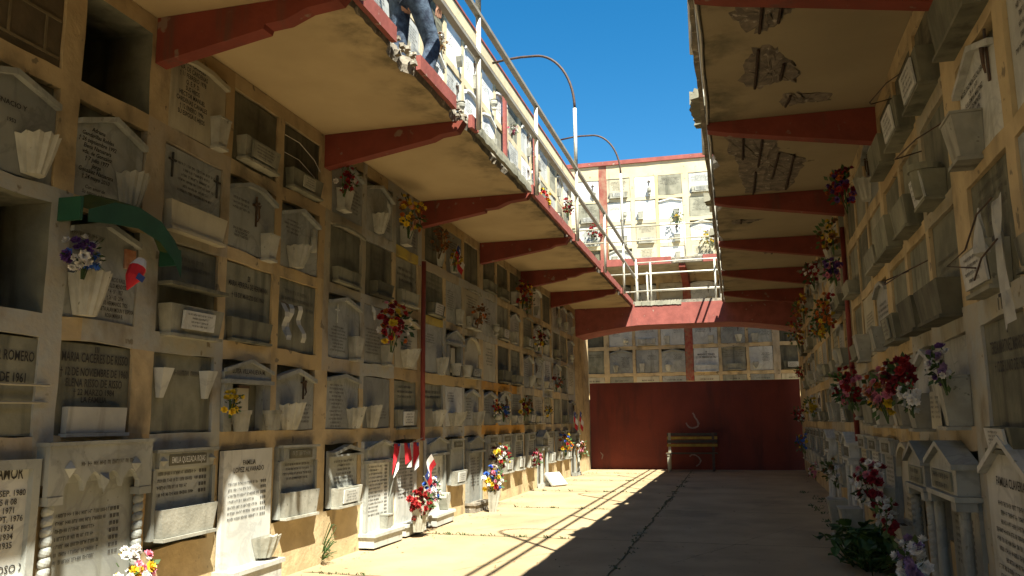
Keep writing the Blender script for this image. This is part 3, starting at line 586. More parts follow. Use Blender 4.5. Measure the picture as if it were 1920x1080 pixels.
def plaque(frame,Yc,z0,w,h,sp,label,group,name='niche_plaque',cat='niche plaque',rng=None):
    rng=rng or random.Random(hash((round(Yc*100),round(z0*100)))&0xffff)
    r=thing(name,label,cat,frame(Yc,z0)@Matrix.Rotation(rng.uniform(-.011,.011),4,'Y'),group); yf=sp.get('rec',.045); yf=yf*.4 if yf>0 else yf; g=sp.get('gable'); rise=sp.get('rise',.075)
    if 'special' in sp: sp['special'](r,w,h,rng); 
    else:
        poly,cap=shape(w,h,g,rise); b=MB(); th=.035
        if sp.get('frame'):
            fm,fw=sp['frame']; f=MB(); f.box(-w/2,-w/2+fw,yf-.03,yf+.02,0,h); f.box(w/2-fw,w/2,yf-.03,yf+.02,0,h); f.box(-w/2+fw,w/2-fw,yf-.03,yf+.02,h-fw,h); f.box(-w/2+fw,w/2-fw,yf-.03,yf+.02,0,fw); f.build('frame',fm,r)
            b.box(-w/2+fw,w/2-fw,yf,yf+th,fw,h-fw)
        else: b.prism(poly,yf,yf+th)
        b.build('slab',sp['mat'],r)
        if cap: b=MB(); b.bar(cap,.032,yf-.04,yf-.001); b.build('gable_moulding',sp.get('capmat',sp['mat']),r)
        if sp.get('bricks'):
            b=MB()
            for zz in (h*.1,h*.5,h*.9): b.box(-w*.48,w*.48,yf-.008,yf-.001,zz,zz+.014)
            for xx,za,zb in ((-w*.1,h*.1,h*.5),(w*.3,h*.1,h*.5),(w*.05,h*.5,h*.9),(-w*.35,h*.5,h*.9)): b.box(xx,xx+.014,yf-.008,yf-.001,za+.015,zb-.001)
            b.build('mortar_lines','mortar',r)
    if sp.get('marks'):
        n,x0,x1,zt,lh,*o=sp['marks']; b=MB(); marks(b,x0*w,x1*w,zt*h,lh,n,yf-.003,rng,o[0] if o else 'c',len(o)>1); b.build('inscription',sp.get('ink','letter'),r)
    for t in sp.get('text',()): text(t[0],t[1]*w,t[2]*h,t[3],yf-.0035,r,**(t[4] if len(t)>4 else {'wmax':w*.86}))
    for k,x,z,vw,vh,*mm in sp.get('vase',()): vase(r,k,x*w,z*h,yf-.001,vw*(1. if k=='fan' else .85),vh*(.8 if k=='fan' else .9),mm[0] if mm else sp.get('vmat','vase_stone'))
    if sp.get('box'):
        bw,bz0,bz1,bd,bm,*pl=sp['box']; bd*=(.48 if z0<.6 else .75) if frame is LW else .66; planter(r,-bw*w/2,bw*w/2,bz0*h,bz1*h,yf-.001,bd,bm,plate=pl[0] if pl else None,rng=rng,tap=1. if bm=='tile_white' else .9)
    for x,z,hh,*cm in sp.get('cross',()): cross(r,x*w,z*h,yf,hh,*(cm or []))
    if sp.get('extra'): sp['extra'](r,w,h,yf,rng)
    return r
FEAT={'fan':'fan vase','square':'square vase','cone':'cone vase','urn':'urn','heart':'heart vase','pot':'round pot'}
def lab(sp,row,ci,wall,wn):
    if 'label' in sp: return sp['label']
    a={'cement':'grey cement','cement_dark':'dark cement','cement_pale':'pale cement','marble':'grey marble','marble_white':'white marble','marble_bright':'sunlit marble','cream':'cream','brick_fill':'brick filled'}[sp.get('mat','marble')]
    f='planter' if sp.get('box') else FEAT[sp['vase'][0][0]] if sp.get('vase') else 'gable top' if sp.get('gable') else 'inscription' if sp.get('marks') or sp.get('text') else 'bare face'
    return f'{a} plaque with {f}, {row} row, {ORD[ci]} column from {wn}, {wall}'
def rspec(rng,row,wall='L',lit=False):
    q=rng.random(); sp={}
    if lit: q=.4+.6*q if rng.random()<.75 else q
    if q<.42:
        sp['mat']=rng.choice(['cement','cement','cement_dark','cement_pale']); sp['rec']=rng.uniform(.03,.06)
        if rng.random()<.5: sp['marks']=(rng.randint(2,4),-.42,.42,rng.uniform(.8,.9),rng.uniform(.03,.045)); sp['ink']='letter_faint'
        if rng.random()<(.62 if wall=='L' else .8): sp['box']=(rng.uniform(.6,.9),.06,rng.uniform(.28,.38),rng.uniform(.08,.13) if wall=='L' else rng.uniform(.14,.22),sp['mat'])+(((.26,.13,'tile_white'),) if rng.random()<.4 else ())
    elif q<.86:
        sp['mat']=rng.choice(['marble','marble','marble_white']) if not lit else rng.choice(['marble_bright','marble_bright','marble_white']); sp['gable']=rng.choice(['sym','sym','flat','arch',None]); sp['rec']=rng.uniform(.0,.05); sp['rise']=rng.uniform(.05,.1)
        side=rng.choice([-1,1]); sp['marks']=(rng.randint(4,9),-.42 if side>0 else -.02,.05 if side>0 else .42,rng.uniform(.68,.8),rng.uniform(.018,.026))
        k=rng.choice(['fan','fan','square','square','heart','urn']); s=1 if wall=='L' else 1.25
        sp['vase']=[(k,.24*side,.06,rng.uniform(.14,.2)*s,rng.uniform(.17,.22)*s)]
        if rng.random()<.3: sp['cross']=[(.22*side,.5,.2)]
    else:
        sp['mat']=rng.choice(['cream','marble_white','cement_pale']); sp['rec']=rng.uniform(0,.03); sp['marks']=(rng.randint(5,9),-.4,.4,.86,.024)
        if rng.random()<.6: sp['box']=(.8,.05,.3,.1 if wall=='L' else .17,rng.choice(['cream','vase_stone']),(.3,.11,'tile_white'))
    if wall=='L' and not lit and 'extra' not in sp and rng.random()<.22: sp['extra']=lambda *a:eave(*a)
    return sp
# ---- special fronts
def sp_twist(r,w,h,rng):
    b=MB(); b.box(-w/2+.07,w/2-.07,-.02,.03,0,h-.2); b.build('slab','marble',r)
    b=MB(); marks(b,-w*.33,w*.3,h-.36,.026,7,-.0235,rng,'l',True); b.build('inscription','letter',r)
    b=MB(); P=[(-w/2,h),(-w/2,h-.26),(-w/2+.11,h-.26),(-w/2+.11,h-.22)]
    n=4; x0=-w/2+.11; st=(w-.22)/n
    for k in range(n):
        for q in range(1,9): P.append((x0+st*(k+q/8),h-.22+.07*math.sin(pi*q/8)-.025*(q==8 and k<n-1)))
    P+=[(w/2-.11,h-.26),(w/2,h-.26),(w/2,h)]
    P=P[::-1]
    b.prism(P,-.085,-.055); b.box(-w/2,w/2,-.054,.0,h-.2,h); b.box(-w/2-.01,w/2+.01,-.095,.0,h+.001,h+.02); b.build('canopy','marble',r)
    for sx in (-1,1):
        b=MB(); x=sx*(w/2-.055); twist(b,x,-.045,.06,h-.31,.029,14,14); b.box(x-.05,x+.05,-.09,-.005,h-.305,h-.262); b.box(x-.04,x+.04,-.085,-.005,0,.055); b.build('twisted_column','marble',r,False)
        b=MB(); q=.04; x=sx*w*.32; b.add([(x,-.125,h-.12),(x-q,-.086,h-.12),(x,-.086,h-.12-q*1.3),(x+q,-.086,h-.12),(x,-.086,h-.12+q)],[(0,1,2),(0,2,3),(0,3,4),(0,4,1)]); b.build('stud','marble',r)
    b=MB(); b.add([(0,-.125,h-.2),(-.035,-.086,h-.16),(0,-.086,h-.27),(.035,-.086,h-.16)],[(0,1,2),(0,2,3),(0,3,1)]); b.build('stud','marble',r)
    b=MB(); marks(b,-w*.22,w*.3,h-.09,.03,1,-.0875,rng,'c'); b.build('inscription','letter_faint',r)
def sp_portal(kind,txt=None,mt='marble'):
    def f(r,w,h,rng):
        b=MB(); b.box(-w/2+.05,w/2-.05,-.02,.03,0,h-.2); b.build('slab',mt,r)
        b=MB(); marks(b,-w*.3,w*.3,h-.4,.024,8,-.0235,rng,'l',True); b.build('inscription','letter',r)
        d=.115; zt=h-.29
        b=MB(); b.prism([(-w/2+.04,zt+.03),(w/2-.04,zt+.03),(w/2-.04,h-.11),(0,h-.015),(-w/2+.04,h-.11)],-d,-.001); b.build('pediment',mt,r)
        b=MB(); b.hexa([(-w/2,-d-.03,h-.12),(0,-d-.03,h-.0),(0,0,h-.0),(-w/2,0,h-.12)],[(-w/2,-d-.03,h-.09),(0,-d-.03,h+.03),(0,0,h+.03),(-w/2,0,h-.09)]); b.hexa([(0,-d-.03,h-.0),(w/2,-d-.03,h-.12),(w/2,0,h-.12),(0,0,h-.0)],[(0,-d-.03,h+.03),(w/2,-d-.03,h-.09),(w/2,0,h-.09),(0,0,h+.03)]); b.build('roof',mt,r)
        b=MB(); b.box(-w/2,w/2,-d-.025,0,zt,zt+.028); b.build('lintel',mt,r)
        b=MB(); b.box(-w*.33,w*.33,-d-.012,-d-.001,zt+.045,zt+.15); q=b.build('name_plate','cement',r)
        b=MB(); marks(b,-w*.28,w*.28,zt+.135,.035,2,-d-.0135,rng); b.build('inscription','letter',q)
        for sx in (-1,1):
            b=MB(); x=sx*(w/2-.06)
            if kind=='twist': twist(b,x,-d+.03,.08,zt-.05,.033,15,14)
            else: b.lathe([(.04,.08),(.036,.1),(.03,.5*zt),(.03,zt-.05)],(x,-d+.03,0),14)
            b.box(x-.052,x+.052,-d-.02,-d+.085,zt-.049,zt-.002); b.box(x-.055,x+.055,-d-.025,-d+.09,0,.078); b.build('column',mt,r,False)
    return f
def sp_temple(txt=None,mt='marble'):
    def f(r,w,h,rng):
        b=MB(); b.box(-w/2,w/2,.05,.08,0,h*.8); b.build('slab',mt,r)
        b=MB(); b.box(-w*.2,w*.05,.0,.049,.05,h*.62); b.build('inner_panel','cream',r)
        b=MB(); b.box(-w*.18,w*.06,-.005,.0,h*.62,h*.66); b.build('painted_shadow','iron',r)  # solid dark strip painted in as the shade over the inner panel
        b=MB(); z=h*.74; b.prism([(-w/2,z),(w/2,z),(w/2,z+.05),(0,h),(-w/2,z+.05)],-.02,.05); b.bar([(-w/2-.01,z+.075),(0,h+.025),(w/2+.01,z+.075)],.025,-.045,-.0205); b.box(-w/2-.01,w/2+.01,-.045,.05,z-.03,z-.001); b.build('pediment',mt,r)
        if txt: text(txt,0,z+.06,.05,-.024,r,'letter',w*.7)
        for sx in (-1,1):
            b=MB(); x=sx*(w/2-.055); b.box(x-.05,x+.05,-.02,.049,.0,z-.032); b.build('column',mt,r)
            vase(r,'pot',sx*w*.34,0.0,-.021,.15,.15)
    return f
def plinth(z,d,wd=1.0,mat='marble_white'):
    def f(r,w,h,yf,rng):
        b=MB(); b.box(-w*wd/2-.02,w*wd/2+.02,-d-.02,-.001,z,z+.03); b.build('ledge',mat,r)
        if z>.05: b=MB(); b.box(-w*wd/2,w*wd/2,-d,-.0,-.0,z-.001); b.build('base',mat,r)
    return f
def ext(*fs):
    def f(*a):
        for q in fs: q(*a)
    return f
def header(t,fn=None,ph=True,studs=True,mat='cement'):
    def f(r,w,h,yf,rng):
        b=MB(); b.box(-w*.44,w*.44,yf-.03,yf-.001,h*.8,h*.98); b.build('header',mat if 0 else 'marble',r)
        b=MB(); b.box(-w*.3,w*.3,yf-.036,yf-.031,h*.83,h*.95); q=b.build('name_plate','cement_dark',r)
        if t: text(t,0,h*.89,h*.1,yf-.0385,q,'marble_white',w*.54)
        else:
            b=MB(); marks(b,-w*.26,w*.26,h*.93,h*.075,1,yf-.038,rng); b.build('inscription','marble',q)
        if studs:
            for sx in (-1,1):
                b=MB(); q=.028; x=sx*w*.39; z=h*.89; b.add([(x,yf-.07,z),(x-q,yf-.031,z),(x,yf-.031,z-q*1.2),(x+q,yf-.031,z),(x,yf-.031,z+q)],[(0,1,2),(0,2,3),(0,3,4),(0,4,1)]); b.build('stud','vase_stone',r)
        for q in ((-w*.5,-w*.45,yf-.02,yf-.001,0,h*.79),(w*.45,w*.5,yf-.02,yf-.001,0,h*.79)): b=MB(); b.box(*q); b.build('jamb','marble',r)
        b=MB(); b.box(-w*.5,w*.5,yf-.045,yf-.001,h*.985,h*1.02); b.build('cornice','marble',r)
    return f
def pedi(r,w,h,yf,rng):
    b=MB(); b.bar([(-w*.54,h*.98),(0,h*1.1),(w*.54,h*.98)],.03,yf-.07,yf-.001); b.box(-w*.54,w*.54,yf-.07,yf-.001,h*.9,h*.935); b.build('pediment','marble',r)
def gpedi(r,w,h,yf,rng):
    b=MB(); b.prism([(-w*.5,h*.82),(w*.5,h*.82),(w*.5,h*.93),(0,h*1.0),(-w*.5,h*.93)],yf-.04,yf-.001); b.bar([(-w*.53,h*.945),(0,h*1.02),(w*.53,h*.945)],.025,yf-.07,yf-.041); b.box(-w*.53,w*.53,yf-.07,yf-.001,h*.79,h*.818); b.build('pediment','marble',r)
    for q in ((-w*.5,-w*.42,yf-.03,yf-.001,0,h*.788),(w*.42,w*.5,yf-.03,yf-.001,0,h*.788)): b=MB(); b.box(*q); b.build('jamb','marble',r)
def dove(x,z):
    def f(r,w,h,yf,rng):
        b=MB(); b.tube([(x*w-.02,yf-.015,z*h+.08),(x*w,yf-.025,z*h+.03),(x*w+.03,yf-.015,z*h-.05)],[.008,.02,.008],7); b.add([(x*w,yf-.03,z*h+.03),(x*w-.06,yf-.02,z*h+.1),(x*w-.04,yf-.012,z*h+.02)],[(0,1,2)]); b.build('dove','marble_white',r)
    return f
def wire(r,w,h,yf,rng):
    b=MB()
    for k in range(2):
        z=h*(.45+.28*k); b.tube([(-w*.48,yf-.012,z+.05),(-w*.2,yf-.05,z+.03),(w*.2,yf-.06,z-.05),(w*.5,yf-.02,z-.1)],.003,5)
    b.build('wire','pole_white',r)
def wloop(r,w,h,yf,rng):
    b=MB(); z=h*.6; b.tube([(-w*.5,yf-.02,z+.1),(-w*.3,yf-.2,z+.02),(0,yf-.24,z-.04),(w*.35,yf-.16,z),(w*.5,yf-.02,z+.06)],.0045,5); b.build('wire','iron',r)
def bars2(r,w,h,yf,rng):
    b=MB()
    for z in (h*.52,h*.34): b.tube([(-w*.5,-.012,z),(w*.1,-.012,z-.005),(w*.62,-.012,z)],.006,6)
    b.build('wire','cream',r)
def eave(r,w,h,yf,rng):
    b=MB(); n=10; pts=[(-w*.5+w*i/n,h-.005+.03*math.sin(pi*i/n)) for i in range(n+1)]; b.bar(pts,.022,-.05,yf-.042); b.build('eave','cement_pale',r)
def figure(r,w,h,yf,rng):
    b=MB(); x=w*.3; z=h*.36; b.lathe([(.03,0),(.035,.04),(.028,.1),(.032,.13),(.016,.15),(.022,.17),(.02,.2),(.003,.215)],(x,yf-.03,z),9); b.build('figure','vase_stone',r,True)
def paperbook(r,w,h,yf,rng):
    b=MB(); b.add([(-.14,-.12,-.02),(0,-.09,-.02),(.14,-.12,-.02),(.14,-.12,.2),(0,-.09,.2),(-.14,-.12,.2)],[(0,1,4,5),(1,2,3,4)]); b.box(-.13,.13,-.088,-.0,-.02,.18); o=b.build('book_plate','cream',r); b=MB(); marks(b,-.12,-.02,.17,.018,5,-.125,rng); marks(b,.02,.12,.17,.018,5,-.125,rng); b.build('inscription','letter',o)
def photo(r,w,h,yf,rng):
    b=MB(); b.box(w*.3,w*.46,yf-.015,yf-.001,h*.58,h*.78); b.build('photo_tile','photo',r)
def lowpanel(r,w,h,yf,rng):
    b=MB(); b.box(-w*.48,w*.48,yf-.02,yf-.001,.0,h*.42); b.build('lower_panel','hood_top' if 0 else 'cement_pale',r)
def shelf(r,w,h,yf,rng):
    b=MB(); b.box(-w*.5,w*.5,-.1,yf-.001,h*.5,h*.54); b.build('ledge','cement',r)
IN=dict(ink='letter')
L={}
L[0,4]=dict(mat='brick_fill',bricks=1,rec=.05); L[1,4]=L[0,2]=None
L[0,3]=dict(mat='marble',gable='sym',rec=.03,rise=.09,text=[('IGNACIO Y',.0,.66,.04,dict(wmax=.3)),('1953',.02,.5,.03,{})],vase=[('fan',.26,.03,.24,.24)])
L[1,3]=dict(mat='marble',gable='sym',rec=.03,rise=.1,text=[('Adriana\nGandarillas Robles\n† 26 septiembre 1992\nElena Natuarara\nvda. de González\n† 7 julio 1977\nJorge\nGonzález Natuarara\n† 24 mayo 2010',-.2,.5,.036,dict(wmax=.3,shear=.25)),('Con amor de\nSu esposa e hijos',-.2,.1,.03,dict(wmax=.2,shear=.25))],vase=[('fan',.28,.02,.22,.25)])
L[2,4]=dict(mat='cream',gable='flat',rec=.01,rise=.04,text=[('ANA B. CANALES\nVDA. DE CARDENAS\n† 11 FEBRERO 1978\nQ. E. P. D.\nSUS HIJOS\nHECTOR MANUEL\nCARDENAS CANALES\n† 12 ENERO 1996\nSU ESPOSA E HIJOS',-.12,.6,.046,dict(wmax=.34))],vase=[('square',.33,.03,.16,.22)])
L[3,4]=dict(mat='cement_dark',rec=.05,marks=(2,-.3,.3,.86,.035),ink='letter_faint',box=(.8,.08,.38,.12,'cement_pale',(.34,.12,'cement_pale')))
L[4,4]=dict(mat='cement_dark',rec=.05,marks=(2,-.4,.3,.86,.03),ink='letter_faint',box=(.85,.05,.32,.11,'cement',(.2,.1,'cement_pale')),extra=wire)
L[2,3]=dict(mat='marble',rec=.04,marks=(6,-.28,.36,.86,.024),cross=[(-.38,.62,.17,'letter',False),(.42,.6,.17,'letter',False)],box=(1.0,-.02,.3,.1,'cream'),text=[('4 DE DE\nSEPTIEMBRE\nDE 1967',-.3,.16,.026,{}),('ROSA E.\nARAVENA\nVDA. DE\nTREJO',.02,.15,.026,{}),('OLIVIA\nDE LAS M.\nTREJO\nARAVENA',.24,.15,.026,{})])
L[3,3]=dict(mat='marble',gable='flat',rec=.02,rise=.07,marks=(3,-.44,-.08,.74,.024),cross=[(.06,.42,.24)],vase=[('square',.3,.0,.17,.2)],text=[('EN SU RECUERDO\nDE SU ESPOSA\nHIJOS Y NIETOS',-.24,.25,.026,dict(wmax=.26))])
L[4,3]=dict(mat='marble',gable='sym',rec=.02,rise=.09,marks=(4,-.44,.02,.76,.022),vase=[('fan',-.16,.02,.26,.2)],extra=figure)
L[5,4]=dict(mat='marble',gable='sym',rec=.02,marks=(7,.02,.44,.6,.024),vase=[('square',-.22,.1,.2,.2)])
L[6,4]=dict(mat='marble',gable='sym',rec=.01,rise=.09,marks=(5,.1,.44,.42,.02),vase=[('fan',-.12,.02,.24,.22)],extra=dove(.3,.6))
L[7,4]=dict(mat='marble',rec=.02,marks=(6,.06,.44,.5,.024),vase=[('square',-.2,.08,.2,.2)])
L[8,4]=dict(mat='cement_dark',rec=.04,marks=(4,-.4,.2,.6,.03),vase=[('fan',.28,.02,.16,.2)]); L[9,4]=dict(mat='marble',rec=.03,marks=(4,-.3,.3,.8,.022),vase=[('fan',-.1,.02,.24,.2)]); L[10,4]=dict(mat='cement_dark',rec=.05)
L[11,4]=dict(mat='cement',rec=.05,box=(.8,.05,.3,.1,'cement')); L[12,4]=dict(mat='cement_dark',rec=.05,box=(.8,.05,.3,.1,'cement_dark')); L[13,4]=dict(mat='cement_dark',rec=.04,vase=[('square',-.2,.05,.2,.2)])
L[1,2]=dict(mat='marble',gable='sym',rec=.03,rise=.08,marks=(3,-.46,.0,.84,.03),ink='letter_faint',text=[('PATRICIO RAUL\nCASTILLO MENDOZA\n* 4 · IV · 1957\n† 26 · 12 · 2014\nTUS HERMANOS, TIOS\nTU NIETA ALAN MOUN Y ESPOSA\nROSA MARIA B.',.2,.25,.036,dict(wmax=.33))],vase=[('fan',-.26,.02,.26,.28)],extra=photo)
L[2,2]=dict(mat='cement',rec=.05,marks=(2,-.42,.42,.88,.035),ink='letter_faint',box=(.92,-.02,.3,.14,'cement_pale',(.34,.12,'marble_white')),extra=shelf)
L[3,2]=dict(mat='cement',rec=.05,text=[('28\nMARIA HERRERA DE HERRMANN',0,.79,.06,dict(wmax=.53)),('† 13 DE MARZO DE 1961',.0,.6,.05,dict(wmax=.44))],box=(.9,.04,.3,.07,'cement'))
L[4,2]=dict(mat='cement',rec=.05,marks=(3,-.42,.42,.86,.04),ink='letter_faint')
L[5,2]=dict(mat='marble',gable='sym',rec=.03,rise=.07,cross=[(-.22,.56,.17,'marble_white',False)],marks=(8,-.45,.1,.5,.02),vase=[('square',.26,.02,.19,.22)])
L[6,2]=dict(mat='marble',rec=.03,marks=(8,-.45,.1,.6,.022),vase=[('square',.25,.02,.18,.2)],extra=dove(-.2,.85))
L[7,2]=dict(mat='cream',gable='sym',rec=.0,rise=.08,marks=(4,-.3,.3,.55,.02),vase=[('fan',-.05,.02,.3,.22)])
L[8,2]=dict(mat='marble',rec=.04,marks=(4,-.4,.1,.8,.02),ink='letter_faint',vase=[('fan',.34,-.03,.22,.25)]); L[9,2]=dict(mat='marble',special=sp_temple(),label='grey temple front with pediment and twin pots, third row, right of the red pipe'); L[10,2]=dict(mat='cream',gable='arch',rec=.02,rise=.2,box=(.9,.03,.26,.1,'cement_pale',(.3,.1,'marble'))); L[11,2]=dict(mat='cream',rec=.02,marks=(6,-.3,.3,.85,.03))
L[0,1]=dict(mat='cement',rec=.04,text=[('FERRER ROMERO',.17,.8,.075,dict(wmax=.36)),('† 2 DE MAYO DE 1961',.02,.58,.07,dict(wmax=.46))],extra=bars2,label='grey cement plaque tied with two cords, second row, at the left photo edge')
L[1,1]=dict(mat='cement',rec=.04,text=[('III',0,.94,.05,{}),('MARIA CACERES DE RISSO',0,.84,.075,dict(wmax=.52)),('† 12 DE NOVIEMBRE DE 1960',0,.68,.065,dict(wmax=.53)),('ELENA RISSO DE RISSO',0,.56,.065,dict(wmax=.44)),('† 22 MARZO 1984',0,.46,.05,dict(wmax=.32)),('LA FAMILIA',0,.38,.045,dict(wmax=.2))],box=(.82,.02,.3,.06,'tile_white'),label='grey cement plaque with bold dark lettering and white tiled planter, second row')
L[2,1]=dict(mat='cement',rec=.05,marks=(1,-.42,.42,.8,.045),ink='letter_faint',vase=[('cone',-.37,.44,.14,.21,'marble_white'),('cone',.38,.44,.14,.21,'marble_white')],label='grey cement plaque with two white cone vases, second row')
L[3,1]=dict(mat='marble',special=sp_temple('LUISA VILLANUEVA M.'),label='small temple front with inscribed pediment and two stone pots, second row')
L[4,1]=dict(mat='marble',gable='sym',rec=.02,rise=.08,marks=(5,.06,.44,.42,.022),cross=[(.2,.5,.2)],vase=[('fan',-.2,.0,.26,.24)])
L[5,1]=dict(mat='marble',gable='sym',rec=.02,rise=.05,marks=(12,-.42,.02,.8,.022),vase=[('fan',.3,.0,.24,.22)])
L[6,1]=dict(mat='marble',rec=.03,marks=(4,.1,.4,.4,.02),ink='letter_faint',vase=[('fan',-.24,.0,.22,.25)])
L[7,1]=dict(mat='cement',rec=.04,marks=(3,-.42,.42,.9,.035),box=(.9,.0,.38,.06,'cement_pale',(.3,.15,'marble_white')))
L[8,1]=dict(mat='cement',rec=.04,marks=(2,-.42,.42,.85,.04),extra=lowpanel,vase=[('fan',.1,.0,.26,.22)]); L[9,1]=dict(mat='marble_white',rec=.0,marks=(4,-.42,0,.85,.022),vase=[('fan',-.1,.0,.34,.2)]); L[10,1]=dict(mat='marble',gable='sym',rec=.02,marks=(8,-.4,0,.75,.025),vase=[('fan',.28,0,.24,.22)])
GL='niche plaques on the left lower wall'; GR_='niche plaques on the right lower wall'
def row0(ci,frame,s,sp,zz,wd,lb,grp=GL):
    plaque(frame,s,zz[0],wd,zz[1]-zz[0],dict(sp,rec=sp.get('rec',-.03)),lb,grp)
c=lambda i:(LC[i][0]+LC[i][1])/2
row0(0,LW,c(0)-.02,dict(mat='marble_white',text=[('AMOR',.25,.89,.09,dict(wmax=.16)),('† 6 SEP. 1980\n25 II 08\n† 1971\n† SEPT. 1976\n† 1934\n† 1934\n† 1935',.24,.53,.042,dict(wmax=.22)),('ROSO ✕' if 0 else 'OSO X',.33,.14,.055,{})],frame=('marble',.05),box=None),(.42,1.04),.66,'white marble plaque with dates and a large X, bottom row, left photo edge')
row0(1,LW,4.03,dict(special=sp_twist),(0,1.1),.8,'tall grey marble front with scalloped canopy and two twisted columns')
row0(2,LW,c(2),dict(mat='marble',marks=(4,-.4,.42,.76,.028,'l',True),extra=header('EMILIA QUEZADA ROJAS'),box=(.9,.02,.34,.15,'vase_stone')),(.5,1.04),.64,'grey marble plaque with dark name plate over a long stone planter, bottom row')
row0(3,LW,c(3),dict(mat='marble_white',rec=-.05,text=[('FAMILIA\nLOPEZ ALVARADO',0,.88,.05,dict(wmax=.4))],marks=(7,-.4,.42,.77,.026,'l',True),vase=[('fan',.3,.2,.26,.17)],extra=plinth(.15,.16)),(0.02,1.02),.64,'tall white marble slab with family name and fan vase on its ledge')
row0(4,LW,c(4),dict(mat='marble',marks=(4,-.4,.4,.76,.024),extra=header(None,studs=False),box=(.92,.02,.36,.13,'vase_stone')),(.46,1.02),.62,'grey plaque with small name plate and stepped planter, bottom row, before first pilaster')
row0(5,LW,c(5)-.02,dict(mat='marble',marks=(6,-.36,.36,.82,.024),extra=pedi,box=(.9,.03,.34,.16,'vase_stone',(.3,.12,'marble_white'))),(.46,.96),.56,'grey plaque under open pediment with lettered white planter, bottom row')
row0(6,LW,c(6)-.03,dict(mat='marble_white',rec=-.03,marks=(14,-.38,.4,.76,.023,'l',True),extra=ext(gpedi,plinth(.1,.16,1.04)),vase=[('square',.2,.08,.17,.2)]),(0.02,1.02),.68,'tall marble slab with gabled head, long name list and square vase on plinth')
row0(7,LW,c(7),dict(mat='marble_white',rec=-.02,marks=(12,-.42,.3,.84,.024,'l',True),extra=plinth(.09,.14)),(0.02,.98),.6,'white marble slab under bunting with flag and bouquet before it')
row0(8,LW,c(8),dict(mat='marble_white',rec=-.03,marks=(6,-.4,.1,.68,.026),extra=ext(gpedi,plinth(.1,.16)),vase=[('heart',.28,.12,.2,.24)],cross=[(.2,.45,.2,'marble',False)]),(0.02,1.02),.62,'white gabled slab with heart vase on plinth right of the flags, bottom row')
row0(9,LW,c(9),dict(mat='marble',extra=header(None,studs=False),box=(.9,.02,.3,.15,'vase_stone',(.28,.12,'marble_white'))),(.42,.98),.56,'grey plaque with white lettered planter, bottom row, between two gabled slabs')
row0(10,LW,c(10),dict(mat='marble',rec=-.03,marks=(10,-.36,.36,.72,.026,'l',True),extra=ext(gpedi,plinth(.1,.14,1.0,'concrete'))),(0.0,1.0),.62,'grey gabled slab on a rough stone block, bottom row')
for i in range(11,20):
    rng=random.Random(100+i); k=i%3
    sp=dict(mat=rng.choice(['marble','marble_white']),marks=(6,-.36,.36,.76,.024),extra=ext(header(None,studs=False),),box=(.9,.02,rng.uniform(.3,.4),.13,'vase_stone',(.26,.13,'marble_white')))
    if i in(15,19): sp=dict(mat='marble_white',special=sp_portal('round')); 
    row0(i,LW,c(i),sp,(.0,1.02) if i in(15,19) else (.42,1.0),.58,f"{'white columned portal' if i in(15,19) else 'plaque with planter box'}, bottom row, {ORD[i]} column from the photo's left, left wall")
for i,(a,b_) in enumerate(LC):
    for j in range(1,5):
        sp=L.get((i,j),0)
        if sp is None: continue
        if sp==0: sp=rspec(random.Random(i*17+j*101+5),j)
        z0,z1=ROWS[j]; plaque(LW,(a+b_)/2,z0+.004,b_-a-.012,z1-z0-.012,sp,lab(sp,RN[j],i,'left wall',"photo's left"),GL)
Rr={}
Rr[0,3]=dict(mat='marble_white',rec=.05,marks=(6,-.46,.4,.9,.03))
Rr[1,3]=dict(mat='marble_white',gable='sym',rec=.03,rise=.12,text=[('MIGUEL DIAZ MONTES CALDERON\n† 24 · 6 · 1970\nGUILLERMINA MARTINEZ\nVDA. DE MONTES\n† 20 · 7 · 1979',-.12,.57,.04,dict(wmax=.46))],cross=[(.3,.5,.26,'iron')],vase=[('square',-.12,-.04,.27,.24)],label='white marble plaque with dark crucifix and big vase, fourth row, right wall')
Rr[0,4]=dict(mat='marble_white',rec=.03,marks=(5,-.44,.4,.8,.03)); Rr[1,4]=dict(mat='cement',rec=.05,box=(1.02,-.06,.42,.2,'cement'))
for i,p in ((2,1),(3,1),(4,0)): Rr[i,4]=dict(mat='cement_dark',rec=.05,marks=(3,-.4,.4,.85,.04),ink='letter_faint',box=(.85,.0,.4,.2,'cement',*(((.36,.17,'marble_white'),) if p else ())),**(dict(extra=wloop) if i==3 else {}))
Rr[2,3]=dict(mat='cement',rec=.05,vase=[('pot',.12,.02,.22,.22,'cement')],box=(.5,.0,.3,.2,'cement',(.3,.16,'marble_white')),extra=wloop); Rr[3,3]=dict(mat='cement',rec=.05,box=(.8,.0,.36,.19,'cement')); Rr[4,3]=dict(mat='cement',rec=.05,box=(.95,-.02,.42,.21,'cement'))
Rr[0,2]=dict(mat='marble',rec=.02,marks=(3,-.4,.4,.8,.03),box=(.8,.0,.22,.12,'cement_pale')); Rr[1,2]=dict(mat='cement',rec=.05,marks=(3,-.4,.4,.92,.04),ink='letter_faint',box=(.62,.0,.36,.16,'cement_pale',(.4,.17,'marble_white')))
Rr[2,2]=dict(mat='cement',rec=.05,marks=(2,-.4,.4,.6,.035),ink='letter_faint',box=(1.0,-.04,.3,.22,'cement_dark')); Rr[3,2]=dict(mat='cement',rec=.05,box=(.8,-.02,.34,.2,'cement_dark'),extra=wloop); Rr[4,2]=dict(mat='cement',rec=.05,box=(.85,-.02,.3,.2,'cement',(.24,.15,'cement_pale')))
Rr[5,2]=dict(mat='marble',gable='flat',rec=.04,marks=(4,-.4,.4,.7,.03),vase=[('square',.0,.0,.24,.2)],box=None); Rr[6,2]=dict(mat='cream',rec=.02,marks=(7,-.3,.4,.7,.02),vase=[('square',-.2,-.05,.26,.26)])
